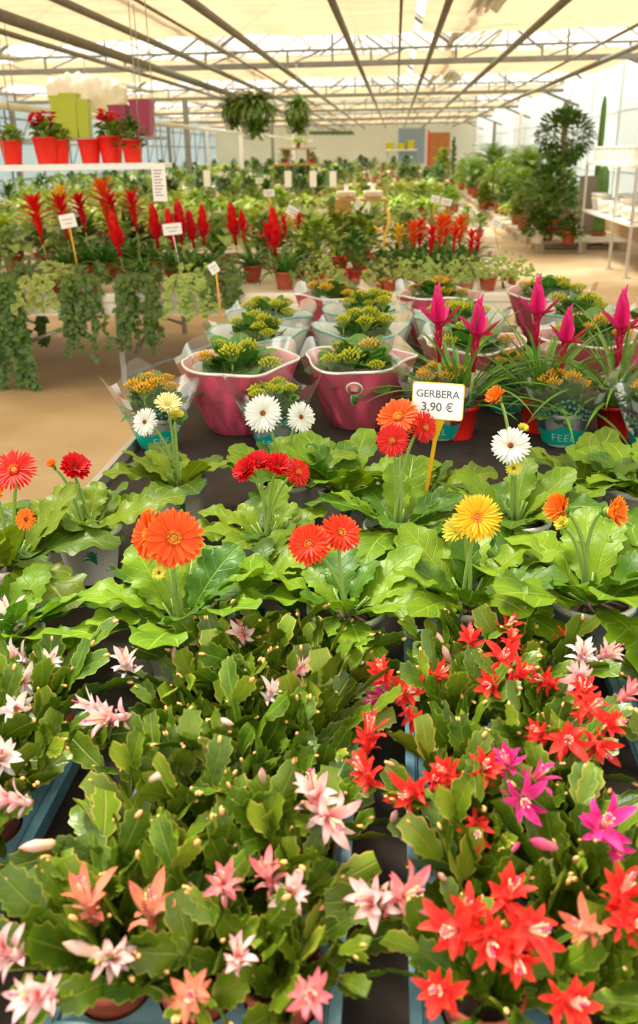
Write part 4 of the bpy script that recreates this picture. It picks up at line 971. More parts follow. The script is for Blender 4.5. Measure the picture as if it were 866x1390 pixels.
def spike(seed, kind, cols):
    """unit-height spike (stem from 0, tip at 1)"""
    rr = random.Random(seed); mb = MB()
    if kind == 'quill':
        mb.add(tubeT([(0, 0, 0), (0, 0, .55)], [.028, .024], 8), None, 1)
        t0 = leafT(brac, 1., .17, nu=6, nv=2, curl=.1, fold=.5)
        for k in range(9): mb.add(t0, fr(sph(k*2.4, 0)*.02+Vector((0, 0, .05+.05*k)), sph(k*2.4, R(72)), (-math.cos(k*2.4), -math.sin(k*2.4), .3), sc=.20), 1)
        for k in range(5):
            az = k*1.257+rr.uniform(-.3, .3); t1 = leafT(brac, 1., .17, nu=8, nv=2, curl=.2, fold=.5)
            mb.add(t1, fr((math.cos(az)*.02, math.sin(az)*.02, .42+.02*k), sph(az, R(rr.uniform(12, 50))), (-math.cos(az)*.3, -math.sin(az)*.3, 1), sc=rr.uniform(.34, .46)), 0 if k % 2 else 1)
        for k in range(4):
            az = k*PI/2+.5; t1 = leafT(brac, 1., .20, nu=8, nv=2, curl=.12, fold=.7, cup=.2); mb.add(t1, fr((math.cos(az)*.012, math.sin(az)*.012, .50), sph(az, R(84)), (-math.cos(az), -math.sin(az), .1), sc=(.40, .54-.05*k, .40)), 0)
    elif kind == 'torch':
        mb.add(tubeT([(0, 0, 0), (0, 0, .6)], [.024, .018], 7), None, 0); n = 26
        for k in range(n):
            q = k/n; az = k*2.399; el = R(58+28*q); t1 = leafT(brac, 1., .17, nu=6, nv=2, curl=.2, fold=.5)
            mb.add(t1, fr((math.cos(az)*.016, math.sin(az)*.016, .18+.50*q), sph(az, el), (-math.cos(az), -math.sin(az), .4), sc=(.30 if q < .8 else .34)*rr.uniform(.85, 1.05)), 0 if q > .25 else 1)
    elif kind == 'star':
        mb.add(tubeT([(0, 0, 0), (0, 0, .7)], [.022, .018], 7), None, 0); n = 30
        for k in range(n):
            q = k/n; az = k*2.399; el = R(70-10*q if q < .4 else 22+62*((q-.4)/.6)); t1 = leafT(brac, 1., .12, nu=6, nv=2, curl=-.5 if q > .4 else .1, fold=.5)
            mb.add(t1, fr((math.cos(az)*.012, math.sin(az)*.012, .15+.55*min(1, q*1.3)), sph(az, el), (-math.cos(az), -math.sin(az), 1), sc=(.26 if q < .4 else .36)*rr.uniform(.85, 1.05)), 0)
    return mb.mesh('flower_spike', [MT[c] for c in cols])
SPK = {'quill': spike(1, 'quill', ('b_magenta', 'b_maroon')), 'torch': spike(2, 'torch', ('b_red', 'b_scarlet')), 'torch_m': spike(8, 'torch', ('b_scarlet', 'b_scarlet')), 'star': spike(3, 'star', ('b_red',)), 'star_m': spike(6, 'star', ('b_scarlet',)), 'star_o': spike(4, 'star', ('b_orange',)), 'star_y': spike(5, 'star', ('b_yellow',)), 'quill_r': spike(9, 'quill', ('b_red', 'b_scarlet')), 'quill_o': spike(7, 'quill', ('b_orange', 'b_red'))}
BPOT = mk_pot(MT['red_pot'], .070, .115); TPOT = mk_pot(MT['terracotta'], .070, .115)
QF = [brom_foliage(31+k, 54, .44, .018, MT['quill_leaf'], (22, 85), (-.6, -1.6)) for k in range(2)]
GF = [brom_foliage(41+k, 26, .29, .042, MT['guz_leaf'], (20, 82), (-.8, -1.8)) for k in range(3)]
def brom(px, py, spikes, label, fol, pot, grp, z0=.0, sc=1., base=BZ, Y=None, cat='potted bromeliad', fs=1.):
    """spikes: (px, py top, kind, height, dy)"""
    if Y is None: c = Pz(px, py, base+.115*sc)
    else: c = Py(px, py, Y)
    c.z = base+.002
    root = thing('bromeliad', c, label, cat, grp, 0, sc); add_pot(root, pot)
    f = link('foliage', fol, root); f.rotation_euler = (0, 0, (px*.37) % 6); f.scale = (fs, fs, fs)
    for sx, sy, kind, h, dyy in spikes:
        w = Py(sx, sy, c.y+dyy); p = (w-c)/sc; q = link('flower_spike', SPK[kind], root); b = Vector((p.x*.8, p.y*.8, p.z-h/sc)); d = p-b
        wd = h/sc*(1.6 if kind.startswith('torch') else 1.35 if kind.startswith('star') else 1); q.matrix_local = fr(b, d, (0, -1, .01)) @ Matrix(((wd, 0, 0, 0), (0, 0, h/sc, 0), (0, -wd, 0, 0), (0, 0, 0, 1)))
        if b.z > .13: obj('stalk', MB().add(tubeT([(b.x*.3, b.y*.3, .09), (b.x*.9, b.y*.9, b.z*.6), tuple(b+d*.1)], .0055/sc, 7)), MT['stem'], root)
    return root
GQ = 'magenta spiked bromeliads on the front bench'
brom(622, 548, [(593, 385, 'quill', .25, -.05), (652, 402, 'quill', .24, -.10)], 'bromeliad with two magenta spikes, left of the group, narrow arching leaves', QF[0], BPOT, GQ)
brom(735, 540, [(731, 374, 'quill', .25, .0), (774, 415, 'quill', .23, -.10)], 'bromeliad with two magenta spikes, middle of the group', QF[1], BPOT, GQ)
brom(838, 547, [(848, 390, 'quill', .26, -.05), (908, 420, 'quill', .25, 0)], 'bromeliad with magenta spikes in a plain red pot near the right edge', QF[0], BPOT, GQ)
# ------------------------------------------------------------------ price sign
MT['signwhite'] = mat('sign_white', (.90, .90, .90), .35); MT['signyellow'] = mat('sign_yellow', (.93, .50, .02), .4); MT['signtext'] = mat('sign_lettering', (.13, .13, .15), .5)
Ys = Py(577, 676, 1).y; cb = Pz(577, 676, BZ+.15); top = Py(594, 545, cb.y-.06)
rs = thing('price_sign', cb, 'white price card on a yellow stake reading GERBERA 3,90 €', 'price sign')
cc = top-cb; nrm = (CAMDIR(top)+Vector((-.10, 0, -.15))).normalized()
X = Vector((0, 0, 1)).cross(nrm).normalized(); X = (X*math.cos(R(-1.0))+nrm.cross(X)*math.sin(R(-1.0))); Yv = nrm.cross(X)
Ms = Matrix((X, Yv, nrm)).transposed().to_4x4(); Ms.translation = cc
wpx = (top-CAMP).dot(fw)/F; Wd, Hd = 68*wpx, 48*wpx
def rrect(w, h, r, z0, z1, n=5):
    v = []
    for cx_, cy_, a0 in ((w/2-r, h/2-r, 0), (-w/2+r, h/2-r, PI/2), (-w/2+r, -h/2+r, PI), (w/2-r, -h/2+r, 1.5*PI)):
        for k in range(n+1): a = a0+PI/2*k/n; v.append((cx_+r*math.cos(a), cy_+r*math.sin(a)))
    m_ = len(v); V = [(x, y, z0) for x, y in v]+[(x, y, z1) for x, y in v]
    return T(V, [tuple(range(m_-1, -1, -1)), tuple(range(m_, 2*m_))]+[(k, (k+1) % m_, m_+(k+1) % m_, m_+k) for k in range(m_)])
bd = obj('card', MB().add(rrect(Wd, Hd, .006, -.002, .0)), MT['signwhite'], rs, smooth=False); bd.matrix_local = Ms
rim_ = obj('card_rim', MB().add(rrect(Wd+.004, Hd+.004, .007, -.0045, -.0021)), MT['signyellow'], bd, smooth=False)
for s, y, sz in (('GERBERA', .20, .0215), ('3,90 €', -.17, .0262)):
    me = textmesh(s, sz, .0002, bold=.0002 if s[0] == 'G' else .0003); me.materials.append(MT['signtext']); t = link('lettering', me, bd); t.location = (0, y*Hd, .0004)
    xs = [v.co.x for v in me.vertices]; wt = max(xs)-min(xs); k = (.86 if s[0] == 'G' else .62)*Wd/wt; t.scale = (k, k if k < 1.15 else 1.15, 1)
    t.location.x = -(max(xs)+min(xs))/2*k
st0 = Ms @ Vector((.004, -Hd/2-.001, -.003)); v = []
sd = (st0).normalized(); sx = X
v = [Vector((0, 0, 0))-sx*.004, Vector((0, 0, 0))+sx*.004, st0*.75+sx*.0045, st0*.75-sx*.0045, st0+sx*.014, st0-sx*.014, st0+Yv*.01+sx*.014, st0+Yv*.01-sx*.014]
bk = nrm*-.002
V = [tuple(q) for q in v]+[tuple(q+bk) for q in v]
fcs = [(0, 1, 2, 3), (3, 2, 4, 5), (5, 4, 6, 7), (8, 11, 10, 9), (11, 13, 12, 10), (13, 15, 14, 12), (0, 3, 11, 8), (3, 5, 13, 11), (5, 7, 15, 13), (1, 9, 10, 2), (2, 10, 12, 4), (4, 12, 14, 6), (7, 6, 14, 15), (0, 8, 9, 1)]
obj('stake', MB().add(T(V, fcs)), MT['signyellow'], rs, smooth=False)
def small_tag(px, py, pxb, pyb, Y, w, h, label, tilt=0., stake='signyellow', white=True, group='plant tags on stakes'):
    a = Py(px, py, Y); b = Py(pxb, pyb, Y+.01); k = (a-CAMP).dot(fw)/F
    r_ = thing('plant_tag', b, label, 'plant label', group); c = a-b; n = (CAMDIR(a)+Vector((rnd(-.3, .3), 0, -.1))).normalized(); m = zmat(c, n)
    X = Vector((0, 0, 1)).cross(n).normalized(); X = X*math.cos(tilt)+n.cross(X)*math.sin(tilt); m = Matrix((X, n.cross(X), n)).transposed().to_4x4(); m.translation = c
    q = obj('card', MB().add(rrect(w*k, h*k, .004, -.002, 0)), MT['signwhite'], r_, smooth=False); q.matrix_local = m
    mb = MB()
    for i, (f0, f1) in enumerate(((-.34, .34), (-.2, .22))): mb.add(boxT(f0*w*k, f1*w*k, (.12-.3*i)*h*k-.002, (.12-.3*i)*h*k+.002, 0, .0008))
    obj('printed_lines', mb, MT['signtext'], q, smooth=False)
    e = m @ Vector((0, -h*k*.4, -.003)); obj('stake', MB().add(tubeT([(0, 0, 0), tuple(e*.5+Vector((0, .004, 0))), tuple(e)], .0055 if stake == 'signyellow' else .003, 6)), MT[stake], r_)
small_tag(92, 300, 108, 378, BY2+.35, 22, 18, 'white tag on a long yellow stake in front of the yellow bromeliad', .15)
small_tag(234, 311, 246, 372, BY2+.25, 26, 15, 'white tag on a thin white stake among the red torch bromeliads', .05, 'signwhite')
small_tag(290, 364, 300, 430, BY2-.35, 13, 15, 'narrow tilted tag on a yellow stake rising from the rear white wraps', .5)
small_tag(365, 262, 368, 292, BY2+1.4, 15, 9, 'small white tag above the tall red torch bromeliad')
small_tag(397, 287, 399, 312, BY2+1.2, 17, 12, 'small tilted tag right of the tall red torch bromeliad', -.5)
small_tag(352, 245, 353, 258, 10.2, 10, 7, 'tiny white tag among the ferns beyond the bromeliads')
small_tag(591, 270, 588, 296, BY2+1.6, 12, 9, 'small white tag above the orange bromeliads, left of two', -.2)
small_tag(606, 274, 600, 300, BY2+1.5, 14, 9, 'white tag above the orange bromeliads, right of two', -.2)
small_tag(674, 303, 677, 340, BY2+.9, 15, 12, 'tilted white tag at the aisle end of the bromeliad bench', -.5)
# ------------------------------------------------------------------ the bromeliad bench
GR = 'red and orange bromeliads on the second bench'
def bb(px, dy, spikes, label, k, sc=1.05, fs=1.):
    return brom(px, 0, spikes, label, GF[k % 3], TPOT, GR, Y=BY2+dy, sc=sc, fs=fs)
bb(375, .30, [(369, 277, 'torch', .36, -.02), (359, 300, 'quill_r', .20, -.04)], 'bromeliad with the tallest red torch spike, terracotta pot at the bench front', 0)
bb(159, .32, [(150, 281, 'torch', .34, -.02)], 'bromeliad with one red torch spike in a small pot above the middle hanging ivy', 1, .95)
bb(47, .55, [(42, 262, 'star', .36, 0)], 'bromeliad with a big red star head, leftmost in the front rows', 2, 1.15)
bb(82, .70, [(78, 262, 'star', .34, 0)], 'bromeliad with a red star head just below the yellow one', 0, 1.15)
bb(108, .85, [(104, 260, 'star_m', .30, 0)], 'bromeliad with a deep red ragged head right of the yellow one', 1, 1.1)
bb(80, 1.25, [(79, 248, 'star_y', .30, 0)], 'bromeliad with the only yellow head, top left', 2, 1.15)
bb(138, 1.25, [(136, 240, 'star_o', .42, 0)], 'bromeliad with a tall orange head', 0, 1.15)
bb(150, 1.0, [(147, 260, 'star_m', .28, 0)], 'bromeliad with a dark red head beside the orange one', 1, 1.05)
bb(178, 1.0, [(176, 257, 'star', .32, 0)], 'bromeliad with a light red star head right of the orange one', 2, 1.1)
bb(208, .62, [(205, 272, 'torch', .34, 0)], 'bromeliad with a stout red torch right of the hanging price list', 1, 1.1)
bb(237, .34, [(226, 279, 'torch', .30, 0), (240, 268, 'torch_m', .32, .06)], 'bromeliad with two red torches behind the white tag', 0, 1.05)
bb(262, .52, [(255, 282, 'torch_m', .28, -.04), (273, 274, 'torch', .30, 0)], 'bromeliad with two slim red torches, right of the white tag', 2, 1.05)
bb(327, .66, [(312, 271, 'torch', .32, 0), (327, 283, 'quill_r', .26, -.04)], 'bromeliad with a V of red torches beside the tallest one', 1, 1.05)
bb(395, .9, [(384, 291, 'star', .18, 0), (406, 288, 'star_m', .18, 0)], 'bromeliad with two low red heads behind the tallest torch', 2, 1.0)
for i, (px, dy, sy, kd, h) in enumerate([(545, .95, 303, 'star_y', .22), (562, .75, 298, 'star_o', .26), (585, .55, 304, 'star', .24), (574, 1.1, 295, 'star', .26), (600, .85, 289, 'star_o', .28), (617, .6, 296, 'quill_o', .24), (630, 1.0, 290, 'star_o', .26), (642, .65, 310, 'star', .20), (628, .35, 348, 'quill_o', .12), (653, .9, 318, 'star_m', .18), (608, 1.25, 285, 'quill_o', .28)]):
    bb(px, dy, [(px+(i % 3-1)*3, sy, kd, h, 0)], ['bromeliad with a yellow head at the left end of the orange clump', 'orange headed bromeliad second from the left in the aisle end clump', 'bromeliad with a red head in the middle of the aisle end clump', 'red headed bromeliad rearmost left in the aisle end clump', 'tall orange headed bromeliad under the white tags', 'bromeliad with an orange quill right of the clump middle', 'orange headed bromeliad near the right end of the clump', 'low red headed bromeliad at the right end of the clump', 'bromeliad with a short orange quill low in the clump front', 'dark red headed bromeliad nearest the aisle', 'bromeliad with an orange quill rearmost in the clump'][i], i, .95)
# ------------------------------------------------------------------ ivy
MT['ivy'] = leafmat('ivy_leaf', (.09, .18, .018), (.035, .10, .012), (.22, .30, .06), nv=2, trans=.15, lat=.3, veinw=.08, rvar=.3, rough=.35)
MT['ivy_var'] = leafmat('variegated_ivy_leaf', (.30, .40, .06), (.16, .30, .04), (.45, .52, .14), nv=2, trans=.2, lat=.1, veinw=.06, edge=(.72, .70, .28), edgew=.38, rvar=.2, rough=.4)
MT['vine'] = mat('vine_stem', (.20, .16, .06), .7)
def ivyprof(t): return max(.02, [.42, .95, 1.0, .62, .78, .45, .40, .22, .03][min(8, int(t*8.01))])
IVT = leafT(ivyprof, 1., .52, nu=8, nv=4, a0=.1, curl=-.5, fold=-.1)
def ivy_mesh(seed, m, hang, n_v=14, spread=.16, n_top=60, lsz=.046, z0=.10):
    rr = random.Random(seed); mb = MB()
    def lf(p, dirn): mb.add(IVT, fr(p, dirn, Vector((rr.uniform(-.5, .5), -1, rr.uniform(.2, 1.2))), sc=lsz*rr.uniform(.6, 1.25)), 0)
    for k in range(n_top):
        az = rr.uniform(0, 6.28); r = spread*math.sqrt(rr.random()); p = Vector((math.cos(az)*r, math.sin(az)*r, z0+.06+rr.uniform(-.06, .07)*(1.3-r/spread)-.08*(r/spread)**2)); lf(p, sph(az+rr.uniform(-.8, .8), rr.uniform(-.5, .4)))
    for k in range(n_v):
        az = rr.uniform(PI*1.08, PI*1.92); h = hang*rr.uniform(.35, 1) if k else hang; o = spread*.95
        a = Vector((0, 0, z0)); b = Vector((math.cos(az)*spread*.95, -.175-rr.uniform(0, .05), z0+.04)); c = Vector((b.x+rr.uniform(-.06, .06), b.y-.02, -h))
        pts = bez(a, b+Vector((0, 0, .03)), b+Vector((0, -.03, -.05)), 4)[:-1]+[b+Vector((0, -.03, -.05))*1+(c-b)*(i/8)+Vector((.014*math.sin(i*1.7+k), .01*math.sin(i*2.3+k), 0)) for i in range(9)]
        mb.add(tubeT(pts, .0022, 4, False), None, 1); L = 0
        for i in range(len(pts)-1):
            seg = pts[i+1]-pts[i]; q = 0
            while q < seg.length and (i > 3 or i < 12): lf(pts[i]+seg*(q/seg.length)+Vector((rr.uniform(-.012, .012), rr.uniform(-.02, .0), 0)), Vector((rr.uniform(-1, 1), rr.uniform(-.5, .1), rr.uniform(-1, .15)))); q += rr.uniform(.018, .036)
    return mb.mesh('foliage', [m, MT['vine']])
IPOT = mk_pot(MT['terracotta'], .062, .095)
GI = 'ivies along the front of the second bench'
def ivy(px, hangpx, kind, label, dy=.18, seed=0, n_v=14, spread=.16, grp=GI, n_top=60, lsz=.046):
    c = Py(px, 390, BY2+dy); c.z = BZ+.002; root = thing('ivy', c, label, 'potted ivy', grp); add_pot(root, IPOT)
    h = BZ-Py(px, hangpx, BY2-.06).z if hangpx else .01
    m = ivy_mesh(seed+int(px), MT[kind], h, n_v, spread, n_top, lsz); link('foliage', m, root)
ivy(10, 552, 'ivy', 'dark ivy at the left edge with the longest trailing stems', n_v=34, spread=.22, n_top=130)
ivy(52, 470, 'ivy', 'dark ivy with trailing stems second from the left edge', n_v=10, spread=.15, dy=.42)
ivy(78, 412, 'ivy_var', 'yellow variegated ivy in a terracotta pot, short stems over the edge', n_v=6, spread=.17, n_top=90)
ivy(124, 478, 'ivy', 'dark ivy trailing to below the bench, right of the yellow variegated one', n_v=15, spread=.13)
ivy(196, 468, 'ivy', 'dark ivy hanging in a dense curtain left of the yellow trailing one', n_v=26, spread=.13)
ivy(265, 425, 'ivy_var', 'yellow variegated ivy trailing over the bench edge in the middle', n_v=9, spread=.14, n_top=70)
ivy(306, 405, 'ivy', 'dark ivy with a short drop beside the tilted tag', n_v=12, spread=.14, n_top=110)
for i, (px, dy, kd) in enumerate([(430, .35, 'ivy_var'), (530, .22, 'ivy_var'), (565, .22, 'ivy_var'), (600, .18, 'ivy_var'), (632, .22, 'ivy_var'), (662, .2, 'ivy_var'), (690, .32, 'ivy_var')]):
    ivy(px, 0, kd, ['pale ivy between the tallest red torch and the white wraps', 'cream variegated ivy beside the red berry plant', 'cream variegated ivy behind the middle far pink wrap', 'cream variegated ivy in front of the orange clump', 'cream variegated ivy right of the middle far pink wrap', 'cream variegated ivy near the aisle end of the bench', 'cream variegated ivy on the aisle corner of the bench'][i], dy, seed=50, n_v=0, spread=.19, n_top=150, lsz=.034)
# ------------------------------------------------------------------ leafy plants: prototypes
MT['bush'] = leafmat('bush_leaf', (.32, .44, .022), (.17, .30, .016), (.25, .42, .07), nv=4, trans=.22, lat=.2, veinw=.1, rvar=.35, rough=.38)
MT['bush_dark'] = leafmat('dark_bush_leaf', (.105, .22, .018), (.045, .13, .012), (.17, .29, .035), nv=4, trans=.15, lat=.2, veinw=.1, rvar=.35, rough=.35)
MT['dieff'] = leafmat('speckled_leaf', (.42, .52, .16), (.20, .38, .07), (.50, .60, .22), nv=9, trans=.25, lat=.4, veinw=.08, edge=(.10, .25, .03), edgew=.25, rvar=.25, rough=.4, nscale=30)
MT['fern'] = leafmat('fern_frond', (.46, .56, .03), (.28, .42, .018), (.50, .58, .07), nv=26, trans=.3, lat=.0, veinw=.12, rvar=.3, rough=.45)
MT['silver'] = leafmat('silver_leaf', (.36, .50, .38), (.24, .38, .28), (.4, .5, .4), nv=3, trans=.2, lat=0, rvar=.2)
MT['croton'] = leafmat('dark_red_leaf', (.10, .04, .03), (.04, .05, .02), (.3, .1, .05), nv=5, trans=.15, lat=.3, rvar=.2)
MT['spathe'] = mat('white_spathe', (.90, .90, .80), .5, trans=.2)
MT['berry'] = mat('red_berry', (.85, .015, .01), .25)
MT['bark'] = mat('bark', (.34, .22, .12), .85, col2=(.22, .14, .08), scale=14, bump=.8, bscale=40, stretch=(4, 4, 1))
MT['fl_mix'] = None
def ov(t): return max(.03, math.sin(PI*min(1, t*.92+.05))**.8)
OVT = [leafT(ov, 1., .30, nu=6, nv=2, a0=.1, curl=-.6-.3*k, fold=.25) for k in range(3)]
def frondprof(t):
    q = (t*26) % 1.0; b = (math.sin(PI*min(1, t*.9+.08)))**.7; return b*(1 if q < .62 else .12)
FRT = [leafT(frondprof, 1., .115, nu=104, nv=2, a0=0, curl=-1.5-.35*k, fold=.15) for k in range(3)]
def fern_mesh(seed, n, L, z0=.10, m='fern'):
    rr = random.Random(seed); mb = MB()
    for k in range(n):
        az = k*2.399; q = k/n; mb.add(rr.choice(FRT), fr((0, 0, z0), sph(az, R(30+52*q)), sc=L*rr.uniform(.8, 1.1)))
    return mb.mesh('foliage', MT[m])
def broad_mesh(seed, n, r, h, L, m, z0=.10, low=.25, up=0., stems=True, ball=False, ar=1.):
    rr = random.Random(seed); mb = MB()
    for k in range(n):
        az = k*2.399+rr.uniform(-.4, .4); q = (k+.5)/n
        if ball:
            u = 2*q-1; s = math.sqrt(1-u*u)*rr.uniform(.6, 1); p = Vector((r*s*math.cos(az), r*s*math.sin(az), z0+h/2+u*h/2*rr.uniform(.75, 1.05)*1)); d = Vector((s*math.cos(az), s*math.sin(az), u*.8+.1))
        else:
            rad = r*math.sqrt(1-q*q)*rr.uniform(.35, 1); p = Vector((rad*math.cos(az), rad*math.sin(az), z0+h*(low+(1-low)*q)*rr.uniform(.85, 1.05))); d = sph(az, R(rr.uniform(-20, 35)+35*q+up))
        l = L*rr.uniform(.7, 1.2); p2 = p-d.normalized()*l*.5
        mb.add(rr.choice(OVT), fr(p2, d, Vector((rr.uniform(-.3, .3), rr.uniform(-.3, .3), 1)), sc=(l*ar, l, l)), 0)
        if stems and k % 4 == 0: mb.add(tubeT(bez((0, 0, z0-.02), (p2.x*.3, p2.y*.3, p2.z*.7), p2, 3), .004*max(1, L*12), 4, False), None, 1)
    return mb.mesh('foliage', [MT[m], MT['petiole']])
BPT = mk_pot(MT['terracotta'], .075, .12)
def proto(name, cat, fol, pot=BPT, extra=None):
    o = thing(name, (0, 0, -50), 'x', cat); add_pot(o, pot); 
    if fol: link('foliage', fol, o)
    if extra: extra(o)
    return o
def spathes(o):
    rr = random.Random(9); mb = MB(); t = leafT(ov, 1., .33, nu=6, nv=2, curl=.5, fold=.5)
    for k in range(6):
        az = k*1.05; p = Vector((math.cos(az)*.10*rr.random(), math.sin(az)*.10*rr.random(), .45+rr.uniform(-.06, .06)))
        fo = MB(); fo.add(t, fr(p, sph(az, R(65)), sc=.085)); link('flower', fo.mesh('flower', MT['spathe']), o); mb.add(tubeT([(0, 0, .1), p], .003, 4, False))
    obj('flower_stem', mb, MT['stem'], o)
def dotflowers(cols, n=16, r=.13, z=.26):
    def f(o):
        rr = random.Random(n); t = leafT(cpet, 1., .3, nu=4, nv=2, curl=-.6, fold=.2)
        for c in cols:
            for j in range(max(1, n//len(cols)//4)):
                mb = MB()
                for k in range(4):
                    az = rr.uniform(0, 6.28); rad = r*math.sqrt(rr.random()); p = Vector((math.cos(az)*rad, math.sin(az)*rad, z+rr.uniform(-.04, .04)-rad*.3))
                    for q in range(5): mb.add(t, fr(p, sph(q*1.257, .35), sc=.038))
                obj('flowers', mb, MT[c], o)
    return f
P_FERN = proto('fern', 'potted fern', fern_mesh(1, 34, .36))
P_FERN2 = proto('fern', 'potted fern', fern_mesh(2, 26, .42))
P_DIEF = proto('speckled_leaf_plant', 'potted plant', broad_mesh(3, 34, .20, .34, .19, 'dieff'))
P_BUSH = proto('leafy_plant', 'potted plant', broad_mesh(4, 90, .21, .30, .085, 'bush'))
P_DARK = proto('leafy_plant', 'potted plant', broad_mesh(5, 80, .20, .34, .10, 'bush_dark'))
P_SPATH = proto('peace_lily', 'potted plant', broad_mesh(6, 46, .19, .34, .20, 'bush_dark', up=15, ar=.7), extra=spathes)
P_SILV = proto('silver_plant', 'potted plant', broad_mesh(7, 90, .22, .20, .07, 'silver'))
P_DRAC = proto('dark_red_foliage_plant', 'potted plant', brom_foliage(8, 34, .34, .05, MT['croton'], (20, 85), (-.3, -1.3)))
P_FLOR = proto('flowering_plant', 'potted flower', broad_mesh(9, 60, .14, .20, .07, 'bush'), extra=dotflowers(('b_scarlet', 'c_magenta'), 16))
P_FLOW = proto('flowering_plant', 'potted flower', broad_mesh(10, 60, .14, .20, .07, 'bush'), extra=dotflowers(('p_white', 'c_pale'), 16))
for p in (P_FERN, P_FERN2, P_DIEF, P_BUSH, P_DARK, P_SPATH, P_SILV, P_DRAC, P_FLOR, P_FLOW): freeze(p)
PROTOS = [P_FERN, P_FERN2, P_DIEF, P_BUSH, P_DARK, P_SPATH, P_SILV, P_DRAC, P_FLOR, P_FLOW]
def put(p, x, y, z, sc, label, group=None): return dup(p, (x, y, z), rnd(0, 6.28), sc, label, group)
def putpx(p, px, dy, sc, label, group=None, base=BZ+.002): c = Py(px, 300, BY2+dy); return put(p, c.x, c.y, base, sc, label, group)
putpx(P_BUSH, 430, .75, 1.15, 'bright green leafy bush left of the red berry plant', 'bushes on the second bench')
putpx(P_BUSH, 458, 1.15, 1.2, 'bright green leafy bush behind the red berry plant', 'bushes on the second bench')
putpx(P_BUSH, 490, 1.2, 1.1, 'bright green leafy bush left of the yellow headed bromeliad', 'bushes on the second bench')
c = putpx(P_DARK, 482, .55, .85, 'berry plant hung with clusters of bright red berries')
c.name = 'berry_plant'; rr = random.Random(4)
for k in range(14):
    mb = MB(); az = rr.uniform(3.3, 6.1); r_ = rr.uniform(.08, .24); p = Vector((math.cos(az)*r_, math.sin(az)*r_, rr.uniform(.0, .24)))
    for q in range(7): mb.add(icoT(.0085, 2), tr(p+Vector((rr.uniform(-.025, .025), rr.uniform(-.02, .02), rr.uniform(-.025, .025)))))
    mb.add(tubeT([(0, 0, .12), tuple(p*.5+Vector((0, 0, .14))), tuple(p)], .002, 4, False)); b_ = obj('berry_cluster', mb, MT['berry'], c); b_.rotation_euler = (0, 0, -c.rotation_euler.z)
putpx(P_DARK, 518, .30, .6, 'small dark leafy plant in front of the berry plant, terracotta pot')
putpx(P_FLOW, 432, .45, .8, 'low orange and white flowered plant beside the pale ivy')
# rows behind the bromeliads
x0b = -5.6
for r_, (dy, kinds, lab) in enumerate([(1.35, (P_DIEF, P_DIEF, P_DARK), 'speckled or dark broad-leaved plant behind the red bromeliads'), (1.75, (P_DIEF, P_SPATH, P_DIEF), 'broad-leaved plant in the last row of the bromeliad bench')]):
    x = x0b
    i = 0
    while x < (.55 if r_ else -.9):
        p = kinds[i % 3]
        names = {P_DIEF.name: 'plant with pale speckled leaves', P_DARK.name: 'dark leafy plant', P_SPATH.name: 'white flowered peace lily'}
        put(p, x+rnd(-.05, .05), BY2+dy+rnd(-.06, .06), BZ+.002, rnd(.8, 1.0), names[p.name]+(' in the row behind the red bromeliads' if r_ == 0 else ' in the last row of the bromeliad bench'), 'broad-leaved plants behind the bromeliads %s %s' % (names[p.name].split()[0], 'front' if r_ == 0 else 'back')); x += rnd(.36, .46); i += 1
for i, px in enumerate((15, 60, 110)): putpx(P_SILV, px, 1.9+.1*i, 1.1, 'silvery blue-green plant under the shelf of red pots', 'silvery plants at the left')
putpx(P_DRAC, 168, 2.0, 1.35, 'plant with upright dark red strap leaves below the shelf end')
putpx(P_DRAC, 195, 1.9, 1.1, 'smaller plant with dark red strap leaves next to the price list')
# ------------------------------------------------------------------ benches behind
names_row = ['right behind the bromeliad bench', 'by the wooden crate', 'on the third row of benches', 'in the middle of the hall', 'past the middle of the hall', 'towards the back', 'on the next to last bench', 'on the last bench']
def kindname(p): return {'fern': 'bright green fern', 'speckled_leaf_plant': 'speckled leafy plant', 'leafy_plant': 'bushy green plant', 'peace_lily': 'white flowered peace lily', 'silver_plant': 'silvery plant', 'dark_red_foliage_plant': 'dark red leafy plant', 'flowering_plant': 'small flowering plant'}[p.name.split('.')[0]]
for k, (y, d) in enumerate(ROWS):
    nrow = [4, 4, 3, 3, 3, 2, 2, 2][k]; step = [.40, .44, .50, .58, .68, .8, .9, 1.0][k]; xl_ = [-4.9, -6.3, -7.6, -9, -9, -9, -9, -9][k]
    for j in range(nrow):
        x = xl_+rnd(0, .2)
        while x < 1.0:
            rr_ = random.random()
            if k == 0: p = [P_FERN, P_FERN2][j % 2] if rr_ < .8 and x < -.4 else P_BUSH
            elif k == 1: p = P_FERN if rr_ < .4 else (P_BUSH if rr_ < .7 else P_FLOW)
            elif k == 2: p = P_SPATH if rr_ < .3 and x < -1.5 else (P_FERN2 if rr_ < .65 else P_FLOR if x > -1.0 else P_DARK)
            elif k == 3: p = P_FLOR if (rr_ < .6 and x > -.8) else (P_BUSH if rr_ < .6 else P_DARK)
            else: p = (P_FLOR if j == 0 else P_FLOW) if (rr_ < .6 and x > -2) else (P_FERN2 if rr_ < .5 else P_DARK)
            s = rnd(.85, 1.15)*((.62 if x > -1.5 else .9) if k == 0 else 1 if k < 3 else 1.2 if k < 5 else 1.5)
            put(p, x, y+.25+(d-.5)*j/max(1, nrow-1)+rnd(-.05, .05), BZ+.002, s, kindname(p)+' '+names_row[k], kindname(p)+'s '+names_row[k]); x += step*rnd(.85, 1.15)
